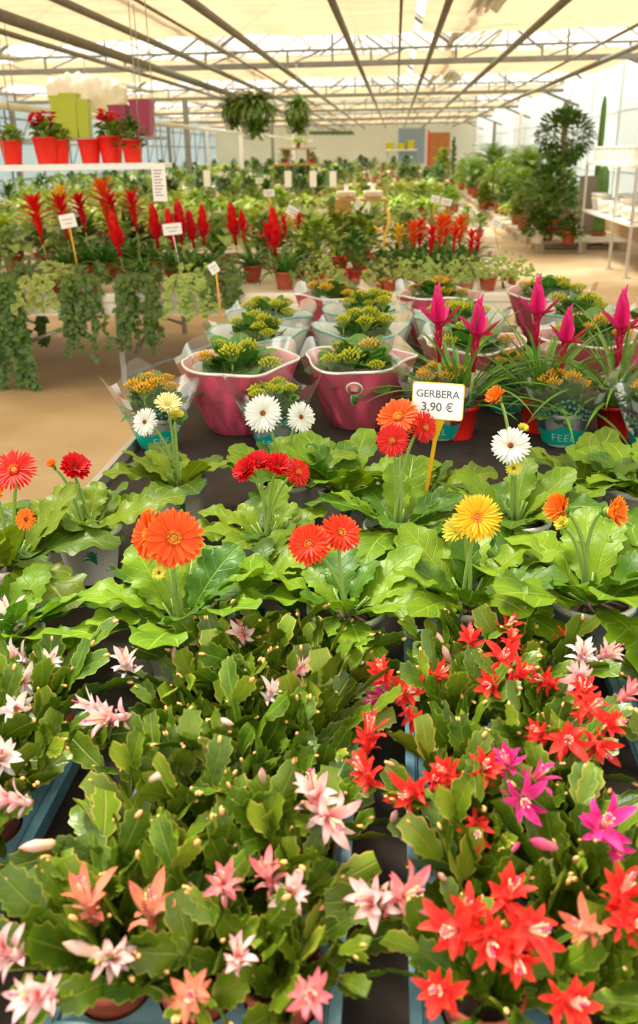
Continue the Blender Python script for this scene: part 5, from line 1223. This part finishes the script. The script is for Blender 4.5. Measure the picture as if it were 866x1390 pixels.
# ------------------------------------------------------------------ hanging shelf with red pots
SY = 6.5; sz_ = Py(110, 223, SY).z; sx1 = Py(226, 222, SY).x
sh = thing('hanging_shelf', (sx1-2, SY, sz_), 'white shelf hung on wires over the bromeliads, carrying red pots', 'shelf')
obj('shelf_board', MB().add(boxT(-2.2, 2, -.17, .17, -.035, 0, .004)), MT['white'], sh, smooth=False)
for x in (Py(196, 200, SY).x, Py(222, 200, SY+.1).x, Py(12, 200, SY).x):
    obj('hanging_wire', MB().add(tubeT([(x-sx1+2, -.1, -.04), (x-sx1+2, -.1, ZC+.1-sz_)], .004, 5)), MT['galv'], sh)
obj('front_strip', MB().add(boxT(-2.2, 2, -.178, -.168, -.04, .006, .002)), MT['alu'], sh, smooth=False)
RPOT = mk_pot(MT['red_pot'], .095, .19, 'pot')
MT['redleaf'] = MT['bush_dark']
TOPB = broad_mesh(21, 60, .13, .14, .075, 'bush', z0=.17, low=.1); TOPD = broad_mesh(22, 90, .16, .22, .075, 'bush_dark', z0=.15, low=-.1)
GSH = 'red pots on the hanging shelf'
def redpot(px, dy, kind, label, sc=.9):
    c = Py(px, 205, SY+dy); c.z = sz_+.001
    r = thing('red_pot', c, label, 'flower pot', GSH, 0, sc); add_pot(r, RPOT)
    if kind == 'flower':
        link('foliage', TOPB, r); rr = random.Random(int(px))
        for k in range(3):
            t = leafT(cpet, 1., .35, nu=4, nv=2, curl=-.5, fold=.2); m2 = MB()
            for q in range(8):
                az = rr.uniform(0, 6.28); d_ = rr.uniform(0, .10); p = Vector((math.cos(az)*d_, math.sin(az)*d_, .30+rr.uniform(-.04, .05)))
                for s in range(6): m2.add(t, fr(p, sph(s*1.05, rr.uniform(.2, .9)), sc=.045))
            obj('flower_cluster', m2, MT['b_red'], r)
    elif kind == 'leafy': link('foliage', TOPB, r)
    elif kind == 'dark': link('foliage', TOPD, r)
redpot(16, 0, 'leafy', 'red pot with a leafy green plant, leftmost on the hanging shelf')
redpot(63, -.02, 'flower', 'red pot with bright red flowers, second from the left on the hanging shelf', 1.)
redpot(80, .06, 'leafy', 'red pot tucked behind the second one on the hanging shelf', .9)
redpot(122, 0, 'empty', 'red pot with nothing growing above its rim, in the middle of the hanging shelf')
redpot(151, .02, 'flower', 'red pot with red flowers right of the bare one', 1.)
redpot(180, -.06, 'dark', 'red pot with a drooping dark green plant at the right end of the hanging shelf', .85)
p0 = Pz(-40, 138.4, 2.05); pl = thing('heating_pipe', (p0.x, 4, 2.05), 'cream pipe running down the left side above the red pots', 'pipe'); obj('pipe', MB().add(tubeT([(0, 0, 0), (0, 40, 0)], .04, 10)), MT['bench_white'], pl)
for k in range(9): obj('hanger', MB().add(tubeT([(0, 1+k*4.5, .03), (0, 1+k*4.5, ZC-2.05)], .006, 5)), MT['galv'], pl)
pr = thing('price_list', Py(216, 246, SY-.25), 'long white printed price list hanging from the shelf end', 'price list')
wp = (pr.location-CAMP).dot(fw)/F
obj('card', MB().add(boxT(-10*wp, 10*wp, -.002, .002, -26*wp, 22*wp, .001)), MT['signwhite'], pr, smooth=False)
mb = MB()
for k in range(9): mb.add(boxT(-7*wp, (6-(k*7 % 5))*wp, -.0035, -.0021, (14-4*k)*wp-.003, (14-4*k)*wp+.003))
obj('printed_lines', mb, MT['signtext'], pr, smooth=False); obj('hook', MB().add(tubeT([(0, 0, 22*wp), (0, .08, sz_-pr.location.z-.02)], .003, 5)), MT['galv'], pr)
pr.rotation_euler = (0, 0, -.1)
# second hanging shelf with tall lime and plum planters
S2Y = 9.2; z2 = Py(110, 187, S2Y).z; x2 = Py(222, 187, S2Y).x
s2 = thing('hanging_shelf', (x2-1.6, S2Y, z2), 'farther hanging shelf carrying tall lime green planters', 'shelf')
obj('shelf_board', MB().add(boxT(-2., 1.6, -.16, .16, -.03, 0, .004)), MT['galv'], s2, smooth=False)
for x in (-1.5, 0., 1.4): obj('hanging_wire', MB().add(tubeT([(x, 0, -.02), (x, 0, ZC+.1-z2)], .006, 5)), MT['galv'], s2)
def squarepot(w, h, n=4, tp=.72):
    prof = [(w*tp, 0), (w, h-.02), (w*1.05, h-.02), (w*1.05, h), (w*.93, h), (w*.7, h*.4)]
    t = latheT(prof, 4); t.v = t.v @ np.array(Matrix.Rotation(PI/4, 3, 'Z')).T; return t
for px, w, h, m, l in ((84, .10, .40, 'lime', 'lime green tall square planter, left one of the upper shelf'), (100, .12, .42, 'lime', 'lime green tall square planter, middle one of the upper shelf'), (116, .10, .36, 'lime', 'lime green tall square planter, right one of the upper shelf'), (165, .13, .30, 'plum', 'plum coloured planter, left one above the red pots'), (196, .15, .34, 'plum', 'plum coloured planter, right one above the red pots')):
    c = Py(px, 180, S2Y); c.z = z2+.001; tag(obj('planter', MB().add(squarepot(w, h)), MT[m], None, c, smooth=False), l, 'planter', 'tall planters on the upper hanging shelf')
# bundle of folded cream cloth under the truss
P = np.zeros((40, 18, 3)); a = Py(66, 128, 13.8); b = Py(172, 136, 13.8)
for i in range(40):
    for j in range(18):
        t = i/39; q = 2*PI*j/17; r = .26*(math.sin(PI*min(1, t*.94+.03)))**.3+.03*math.sin(5*q+i*.4)+.02*math.sin(i*1.3); P[i, j] = (a.x+(b.x-a.x)*t, 13.8+r*math.cos(q)*.7, a.z+(b.z-a.z)*t+r*math.sin(q)+.05)
bu = obj('folded_cloth', MB().add(gridT(P)), mat('cream_cloth', (.84, .74, .56), .8, col2=(.70, .60, .42), scale=4, trans=.2)); tag(bu, 'cream folded cloth bundle hung under the roof, upper left', 'folded cloth')
obj('hanging_cord', MB().add(tubeT([((a.x+b.x)/2, 13.8, a.z+.2), ((a.x+b.x)/2, 13.8, ZC+.1)], .01, 5)), MT['galv'], bu)
# hanging baskets of ferns
HB = [(318, 158, 44, 15.5, 'hanging fern basket, leftmost and airiest of the three under the roof'), (347, 160, 60, 15., 'hanging fern basket, middle and widest of the three under the roof'), (404, 163, 40, 14.2, 'hanging fern basket, the long drooping one on the right'),
      (165, 165, 0, 0, '')]
MT['fern_dark'] = leafmat('dark_fern_frond', (.17, .26, .02), (.08, .15, .012), (.2, .3, .04), nv=26, trans=.25, lat=.0, veinw=.12, rvar=.3, rough=.45)
HF = fern_mesh(33, 110, .50, 0.08, 'fern_dark'); HF2 = fern_mesh(34, 90, .44, .05, 'fern_dark')
HPOT = mk_pot(MT['terracotta'], .14, .15)
for i, (px, py, w, Y, l) in enumerate(HB[:3]):
    c = Py(px, py, Y); r = thing('hanging_fern', c, l, 'hanging plant', 'fern baskets hanging under the roof'); add_pot(r, HPOT)
    s = w*(c-CAMP).dot(fw)/F/.72; f = link('foliage', HF if i < 2 else HF2, r); f.scale = (s, s, s*(1.1 if i < 2 else 1.9))
    f2 = link('trailing_foliage', HF2 if i < 2 else HF, r); f2.scale = (s*.8, s*.8, s*1.5); f2.rotation_euler = (PI, 0, 3.1); f2.location = (0, 0, .12)
    obj('hanging_wire', MB().add(tubeT([(-.13, 0, .14), (0, 0, .45), (0, 0, ZC-c.z-.02)], .006, 5)).add(tubeT([(.13, 0, .14), (0, 0, .45)], .006, 5)), MT['galv'], r)
# far row of small hanging pots before the back wall
for k in range(8):
    px = 424+k*7.4; c = Py(px, 183, 46.); r = thing('hanging_plant', c, 'tiny green hanging plant in a row before the back wall', 'hanging plant', 'row of small hanging plants far back'); f = link('foliage', HF, r); f.scale = (.5,)*3
    obj('hanging_wire', MB().add(tubeT([(0, 0, .05), (0, 0, ZC+.2-c.z)], .01, 4)), MT['galv'], r)
# shelf with yellow pots at the back wall
wsy = YB-.35; a = Py(522, 203, wsy); b = Py(566, 203, wsy)
ws = thing('wall_shelf', ((a.x+b.x)/2, wsy, a.z), 'white shelf on the back wall with yellow pots', 'shelf'); L_ = b.x-a.x
obj('shelf_board', MB().add(boxT(-L_/2, L_/2, -.25, .3, -.08, 0, .01)), MT['white'], ws, smooth=False)
for s in (-.4, .4): obj('bracket', MB().add(tubeT([(s*L_, -.2, -.08), (s*L_, .3, -.45)], .03, 5)), MT['alu'], ws)
MT['yellowpot'] = mat('yellow_pot', (.85, .85, .03), .4)
for px, h, l in ((529, .32, 'yellow pot, left of three on the back wall shelf'), (545, .26, 'yellow pot, middle of three on the back wall shelf'), (557, .40, 'yellow pot on the right of the back wall shelf, in a white box')):
    c = Py(px, 202, wsy); c.z = a.z+.001; tag(obj('planter', MB().add(latheT([(.16, 0), (.22, h), (.24, h), (.24, h+.03), (.19, h+.03), (.13, h*.4)], 16)), MT['yellowpot'], None, c), l, 'planter', 'yellow pots on the back wall shelf')
# wooden crate with two stone bowls
CYY = 11.45; a = Py(455, 300, CYY); b = Py(524, 300, CYY); zt = Py(490, 270, CYY).z; zb = BZ
cr = thing('wooden_crate', ((a.x+b.x)/2, CYY, zt), 'open wooden crate stand carrying two pale bowls amid the greenery', 'crate'); w = b.x-a.x; zz = zb-zt
obj('top_board', MB().add(boxT(-w/2, w/2, 0, .4, -.03, 0, .004)), MT['wood'], cr, smooth=False)
obj('side_panel', MB().add(boxT(w/2-.03, w/2, 0, .4, zz, -.03, .004)), MT['wood'], cr, smooth=False)
mb = MB()
for k in range(3): mb.add(boxT(-w/2+k*.072, -w/2+k*.072+.066, 0, .02, zz, -.03, .003))
obj('slat_panel', mb, MT['wood'], cr, smooth=False)
obj('side_panel', MB().add(boxT(-w/2, -w/2+.02, .02, .4, zz, -.03, .004)), MT['wood'], cr, smooth=False)
obj('back_board', MB().add(boxT(-w/2+.2, w/2-.03, .36, .38, zz, zz+.12, .004)), MT['wood'], cr, smooth=False)
MT['stone'] = mat('pale_stone', (.72, .64, .50), .7, col2=(.60, .52, .40), scale=20)
for px, l in ((470, 'pale stone bowl on the left of the wooden crate'), (506, 'pale stone bowl on the right of the wooden crate')):
    c = Py(px, 268, CYY+.2); c.z = zt+.001; t = obj('bowl', MB().add(latheT([(.10, 0), (.125, .02), (.13, .085), (.12, .09), (.11, .03), (.01, .025)], 24)), MT['stone'], None, c); tag(t, l, 'bowl', 'stone bowls on the crate')
    obj('card', MB().add(boxT(-.03, .03, 0, .004, .03, .17)), MT['signwhite'], t, smooth=False)
# tiered plant stand far behind with pots
def stand_(px, py, Y, n, label):
    c = Py(px, py, Y); c.z = BZ; r = thing('plant_stand', c, label, 'plant stand')
    for k in range(n): obj('tier', MB().add(boxT(-.75+.16*k, .75-.16*k, -.3, .3, .25+.36*k, .29+.36*k, .005)), MT['wood'], r, smooth=False)
    for s in (-.25, .25): obj('post', MB().add(boxT(s-.04, s+.04, -.05, .05, 0, .29+.36*(n-1))), MT['wood'], r, smooth=False)
    return c
c = stand_(405, 230, 22., 3, 'stepped wooden stand of potted plants in the middle distance')
for k, (dx_, dz) in enumerate([(-.55, .29), (.05, .29), (.5, .29), (-.3, .65), (.35, .65), (0., 1.01)]):
    put((P_BUSH, P_FLOW, P_FERN)[k % 3], c.x+dx_, c.y, BZ+dz, .9, 'small potted plant on the stepped wooden stand', 'plants on the stepped wooden stand')
# ------------------------------------------------------------------ right side: low wall, rack, pallets, trees
struct('trim_80', MB().add(boxT(XW1-.12, XW1-.001, -2, YB, 0, .62, .01)), MT['concrete'])
lg1 = Pz(789, 343, 0); lg2 = Pz(823, 365, 0); print('rack legs', lg1, lg2)
RX0 = (lg1.x+lg2.x)/2; RY1 = lg1.y; RY0 = RY1-2.9; zs1 = Py(830, 223, lg2.y).z; zs0 = Py(800, 284, RY1).z; RX1 = XW1-.16
rk = thing('steel_rack', (RX0, RY0, 0), 'light steel rack at the right wall stacked with white pots', 'rack')
for i, x in enumerate((0, RX1-RX0)):
    for y in (0, RY1-RY0-.0, lg2.y-RY0): obj('upright', MB().add(boxT(x-.018, x+.018, y-.018, y+.018, 0, zs1+.01)).add(boxT(x-.05, x+.05, y-.05, y+.05, 0, .015, .003)), MT['alu'], rk, smooth=False)
for z in (zs0, zs1): obj('shelf_board', MB().add(boxT(-.02, RX1-RX0+.02, -.02, RY1-RY0+.02, z-.035, z, .004)), MT['white'], rk, smooth=False)
rr = random.Random(8); gi = 0
wpot = MB().add(latheT([(.075, 0), (.105, .15), (.112, .155), (.112, .19), (.10, .19), (.09, .12), (.07, .02)], 22)).mesh('white_pot', MT['white'])
bpot = MB().add(latheT([(.10, 0), (.15, .04), (.165, .12), (.16, .17), (.145, .17), (.14, .06), (.05, .03)], 22)).mesh('white_pot', MT['white'])
tpot = MB().add(boxT(-.17, .17, -.12, .12, 0, .20, .02)).add(boxT(-.18, .18, -.13, .13, .19, .22, .006)).mesh('window_box', MT['white'])
y = RY0+.2
while y < RY1-.1:
    for x in (.18, .48, .8):
        if RX0+x > RX1-.1: continue
        me = (wpot, bpot)[rr.random() < .4]
        o = link('white_pot', me, None, (RX0+x, y, zs0+.001)); tag(o, 'white round pot on the lower shelf of the steel rack', 'flower pot', 'white pots on the lower rack shelf')
        if me is wpot and rr.random() < .5: o = link('white_pot', me, None, (RX0+x, y, zs0+.06)); tag(o, 'white round pot stacked in another on the lower rack shelf', 'flower pot', 'white pots stacked in the lower ones')
    y += .36
y = RY0+.22
while y < RY1-.1:
    for x in (.22, .65):
        o = link('window_box', tpot, None, (RX0+x, y, zs1+.001)); tag(o, 'white rectangular planter on the top shelf of the steel rack', 'planter', 'white planters on the top rack shelf')
    y += .30
# pallets
def pallet(x, y, w, d, label):
    r = thing('pallet', (x, y, 0), label, 'pallet', 'wooden pallets along the aisle')
    mb = MB(); n = 5
    for k in range(n): q = d*k/n; mb.add(boxT(-w/2, w/2, q+.01, q+d/n-.03, .125, .145, .003))
    obj('deck_boards', mb, MT['palletwood'], r, smooth=False)
    for k in range(3): q = [0, d/2-.05, d-.1][k]; obj('runner', MB().add(boxT(-w/2, -w/2+.12, q, q+.1, .02, .125)).add(boxT(-.06, .06, q, q+.1, .02, .125)).add(boxT(w/2-.12, w/2, q, q+.1, .02, .125)).add(boxT(-w/2, w/2, q, q+.1, 0, .02)), MT['palletwood'], r, smooth=False)
PA = Pz(718, 342, 0); PB_ = Pz(834, 336, 0)
pallet((PA.x+PB_.x)/2+.1, PA.y, 1.45, 1.3, 'nearest white-washed pallet with large foliage plants, beside the rack')
PX = [(Pz(718-15, 321, 0), 'second pallet up the aisle from the rack'), (Pz(672, 303, 0), 'third pallet up the aisle from the rack')]
ay = PA.y+1.45; k = 0; aisle_x = lambda y: PA.x+(Pz(600, 246, 0).x-PA.x)*(y-PA.y)/(Pz(600, 246, 0).y-PA.y)
while ay < 46:
    pallet(min(aisle_x(ay)+.62, XW1-.9), ay, 1.2, .95, ['second pallet up the aisle', 'third pallet up the aisle', 'fourth pallet up the aisle', 'fifth pallet up the aisle'][k] if k < 4 else 'pallet in the far part of the aisle row')
    if k >= 4: COL.objects[-1]
    ay += 1.15 if k < 8 else 1.6; k += 1
# big plants
def trunk_mesh(h, r, lean=(0, 0)): return MB().add(tubeT(bez((0, 0, .12), (lean[0]*.3, lean[1]*.3, h*.5), (lean[0], lean[1], h), 8), [r*(1-.35*i/8) for i in range(9)], 9)).mesh('trunk', MT['bark'])
def bigplant(name, px, pyb, pyt, label, cat, fol, h0, pot=TPOT, trunk=None, z0=.15, wsc=1., pots=2.2, grp=None):
    """h0: natural height of the foliage mesh; scaled so that its top meets the given pixel row"""
    c = Pz(px, pyb, z0); top = Py(px, pyt, c.y); s = (top.z-z0)/h0
    r = thing(name, (c.x, c.y, z0+.001), label, cat, grp); p = add_pot(r, pot); p.scale = (pots,)*3
    f = link('foliage', fol, r); f.scale = (s*wsc, s*wsc, s)
    if trunk: t = link('trunk', trunk, r); t.scale = (s*wsc, s*wsc, s)
    return r
BALL = broad_mesh(201, 1100, .50, .85, .095, 'bush_dark', z0=1.05, ball=True, stems=False); BALLT = trunk_mesh(1.6, .05)
SMALLBALL = broad_mesh(202, 600, .46, .55, .09, 'bush', z0=.70, ball=True, stems=False); SBT = trunk_mesh(1.0, .05)
MONS = broad_mesh(203, 300, .58, 1.05, .16, 'bush_dark', z0=.2, low=.12); BROAD = broad_mesh(204, 240, .45, .8, .16, 'bush', z0=.15, low=.1); SPK_ = broad_mesh(205, 150, .42, .6, .17, 'bush_dark', z0=.12, low=.1)
MT['fern_palm'] = leafmat('palm_frond', (.20, .33, .02), (.10, .20, .012), (.25, .36, .04), nv=2, trans=.25, lat=.0, veinw=.12, rvar=.3, rough=.45)
def palm_mesh(seed, n, L, z0):
    rr = random.Random(seed); mb = MB(); pf = lambda t: max(.02, (1 if (t*34) % 1 < .45 else .08)*math.sin(PI*min(1, t*.85+.12))**.6)
    ts = [leafT(pf, 1., .20, nu=136, nv=2, a0=.1, curl=-1.1-.3*k, fold=.25) for k in range(2)]
    for k in range(n): q = k/n; mb.add(ts[k % 2], fr((0, 0, z0), sph(k*2.4, R(15+65*q)), sc=L*rr.uniform(.8, 1.1)))
    mb.add(tubeT([(0, 0, .1), (0, 0, z0+.03)], [.04, .025], 7), None, 1)
    return mb.mesh('foliage', [MT['fern_palm'], MT['bark']])
PALM = palm_mesh(1, 34, .95, 1.0); PALM2 = palm_mesh(2, 40, .85, .5)
def cactus_col(h, r, ribs=7):
    fn = lambda a, z: 1+.22*math.cos(ribs*a)
    return MB().add(latheT([(r*.8, .1), (r, h*.15), (r*.92, h*.4), (r*1.02, h*.42), (r*.95, h*.7), (r*1.0, h*.72), (r*.85, h*.92), (r*.4, h*.99), (.002, h)], 42, fn=fn)).mesh('stem_column', mat('cactus_green', (.16, .30, .05), .5, col2=(.09, .20, .03), scale=6))
COLC = cactus_col(1., .032)
bigplant('ficus_tree', 756, 318, 144, 'ball headed ficus tree with a straight bare trunk behind the pallet', 'tree', BALL, 1.92, trunk=BALLT, wsc=1.0, pots=2.6)
c = Pz(803, 322, .05); h_ = Py(802, 130, c.y).z
r = thing('column_cactus', (c.x, c.y, .001), 'tall slender column cactus beside the ball headed ficus', 'cactus'); p = add_pot(r, TPOT); p.scale = (1.8,)*3; s = link('stem_column', COLC, r); s.scale = (1.4, 1.4, h_)
c = Pz(816, 332, .05); r = thing('column_cactus', (c.x+.05, c.y+.5, .001), 'shorter column cactus behind the grey-brown planter', 'cactus'); add_pot(r, TPOT).scale = (1.8,)*3; link('stem_column', COLC, r).scale = (2.6, 2.6, Py(815, 225, c.y+.5).z)
for px, pyb, pyt, w, l in ((793, 328, 239, .17, 'tall square grey-brown planter between pallet and rack'), (806, 326, 262, .15, 'lower round grey-brown planter behind the square one')):
    c = Pz(px, pyb, .0); h = Py(px, pyt, c.y).z; t = obj('planter', MB().add(squarepot(w*1.2, h, tp=.85) if w > .16 else latheT([(w*.8, 0), (w, h-.02), (w*1.05, h), (w*.9, h), (w*.7, h*.5)], 24)), MT['taupe'], None, (c.x, c.y, .0), smooth=w < .16); tag(t, l, 'planter')
bigplant('broad_leaved_plant', 740, 326, 214, 'large spreading dark green plant on the nearest pallet', 'potted plant', MONS, 1.28, pots=2.2, wsc=1.05)
bigplant('broad_leaved_plant', 729, 330, 283, 'low speckled plant in a pale pot at the pallet corner', 'potted plant', SPK_, .74, KPOT, wsc=1.15, pots=2.0)
bigplant('broad_leaved_plant', 771, 331, 290, 'low leafy plant in a brown pot at the right of the nearest pallet', 'potted plant', SPK_, .74, pots=1.7)
bigplant('broad_leaved_plant', 763, 300, 228, 'leafy plant right of the ficus trunk', 'potted plant', BROAD, .97, pots=1.2)
bigplant('round_bush', 712, 312, 228, 'round clipped bush behind the nearest pallet', 'potted bush', SMALLBALL, 1.28, trunk=SBT)
bigplant('round_bush', 678, 290, 218, 'round headed bush on pale bare stems, middle of the aisle row', 'potted bush', SMALLBALL, 1.28, trunk=SBT)
bigplant('broad_leaved_plant', 702, 304, 262, 'light green bush in a terracotta pot on the second pallet', 'potted plant', BROAD, .97)
bigplant('broad_leaved_plant', 690, 292, 240, 'dark bush between the two round headed ones', 'potted plant', MONS, 1.28)
bigplant('broad_leaved_plant', 657, 284, 250, 'low bush at the aisle edge near the end of the pallets', 'potted plant', BROAD, .97)
bigplant('palm', 716, 298, 178, 'feathery palm with wide fronds left of the ficus', 'palm', PALM, 1.9, wsc=.9)
bigplant('palm', 668, 280, 178, 'tall feathery palm in the middle of the aisle row', 'palm', PALM, 1.9, wsc=.85)
bigplant('palm', 690, 284, 192, 'bushy palm right behind the tall feathery one', 'palm', PALM2, 1.3, wsc=.9)
bigplant('palm', 645, 268, 200, 'smaller palm farther up the aisle', 'palm', PALM2, 1.3, wsc=.9)
bigplant('columnar_conifer', 614, 252, 184, 'dark narrow upright bush near the orange door', 'bush', broad_mesh(210, 300, .16, 1.5, .10, 'bush_dark', z0=.2, low=.02), 1.75, wsc=1.2)
bigplant('broad_leaved_plant', 600, 247, 200, 'pale green leafy plant in front of the orange door', 'potted plant', BROAD, .97, wsc=.8)
bigplant('broad_leaved_plant', 626, 258, 215, 'leafy plant beside the dark narrow bush', 'potted plant', BROAD, .97, wsc=.7)
bigplant('broad_leaved_plant', 640, 264, 228, 'dark leafy plant below the smaller palm', 'potted plant', MONS, 1.28, wsc=.7)
tag(obj('sack', MB().add(latheT([(.20, 0), (.30, .2), (.30, .6), (.24, .85), (.10, .95), (.001, .9)], 16, fn=lambda a, z: 1+.08*math.sin(3*a+4*z))), MT['white'], None, Pz(632, 262, 0)), 'white sack standing among the plants far up the aisle', 'sack')
for k in range(26):
    y = PA.y+3.2+k*1.05+rnd(-.2, .2); x = aisle_x(y)+rnd(.1, .3); rr_ = k % 4
    p = (P_BUSH, P_DARK, P_FERN, P_FLOR)[rr_]; put(p, min(x+.25, XW1-.5), y, .147, rnd(.9, 1.3), 'small potted plant at the front of the long pallet row', 'small plants fronting the pallet row')
    q = (P_DARK, P_FERN2, P_DIEF, P_BUSH)[rr_]; put(q, min(x+.95, XW1-.45), y+.3, .147, rnd(1.5, 2.3), 'larger leafy plant at the back of the long pallet row', 'larger plants backing the pallet row')
# white cards and orange stakes here and there
for k, (px, py, Y) in enumerate([(391, 243, 12.8), (425, 243, 12.9), (452, 243, 13.), (281, 242, 12.6)]):
    c = Py(px, py, Y); r = thing('paper_tag', c, 'white paper tag strip hanging over the ferns beyond the bench', 'plant label', 'white paper strips over the ferns'); w_ = .035
    obj('card', MB().add(boxT(-.05, .05, -.002, .002, -.11, .11)), MT['signwhite'], r, smooth=False); obj('stake', MB().add(tubeT([(0, .006, .1), (0, .006, BZ+.1-c.z)], .004, 4)), MT['galv'], r)
c = Py(520, 345, BY2+.75); st = thing('orange_support', (c.x, c.y, BZ+.02), 'bent orange plastic plant support left of the orange bromeliads', 'plant support'); t_ = Py(526, 282, c.y)-st.location
obj('stake', MB().add(tubeT([(0, 0, 0), tuple(t_*.6+Vector((-.01, 0, 0))), tuple(t_*.8+Vector((.02, 0, 0))), tuple(t_)], [.007, .009, .011, .006], 6)), MT['signyellow'], st); q = t_*.62
obj('arm', MB().add(tubeT([tuple(q), tuple(q+Vector((-.09, 0, .06)))], [.006, .009], 6)), MT['signyellow'], st)
# prototypes are no longer needed
def wipe(o):
    for k in [x for x in list(COL.objects) if x.parent == o]: wipe(k)
    bpy.data.objects.remove(o)
for p in PROTOS: wipe(p)
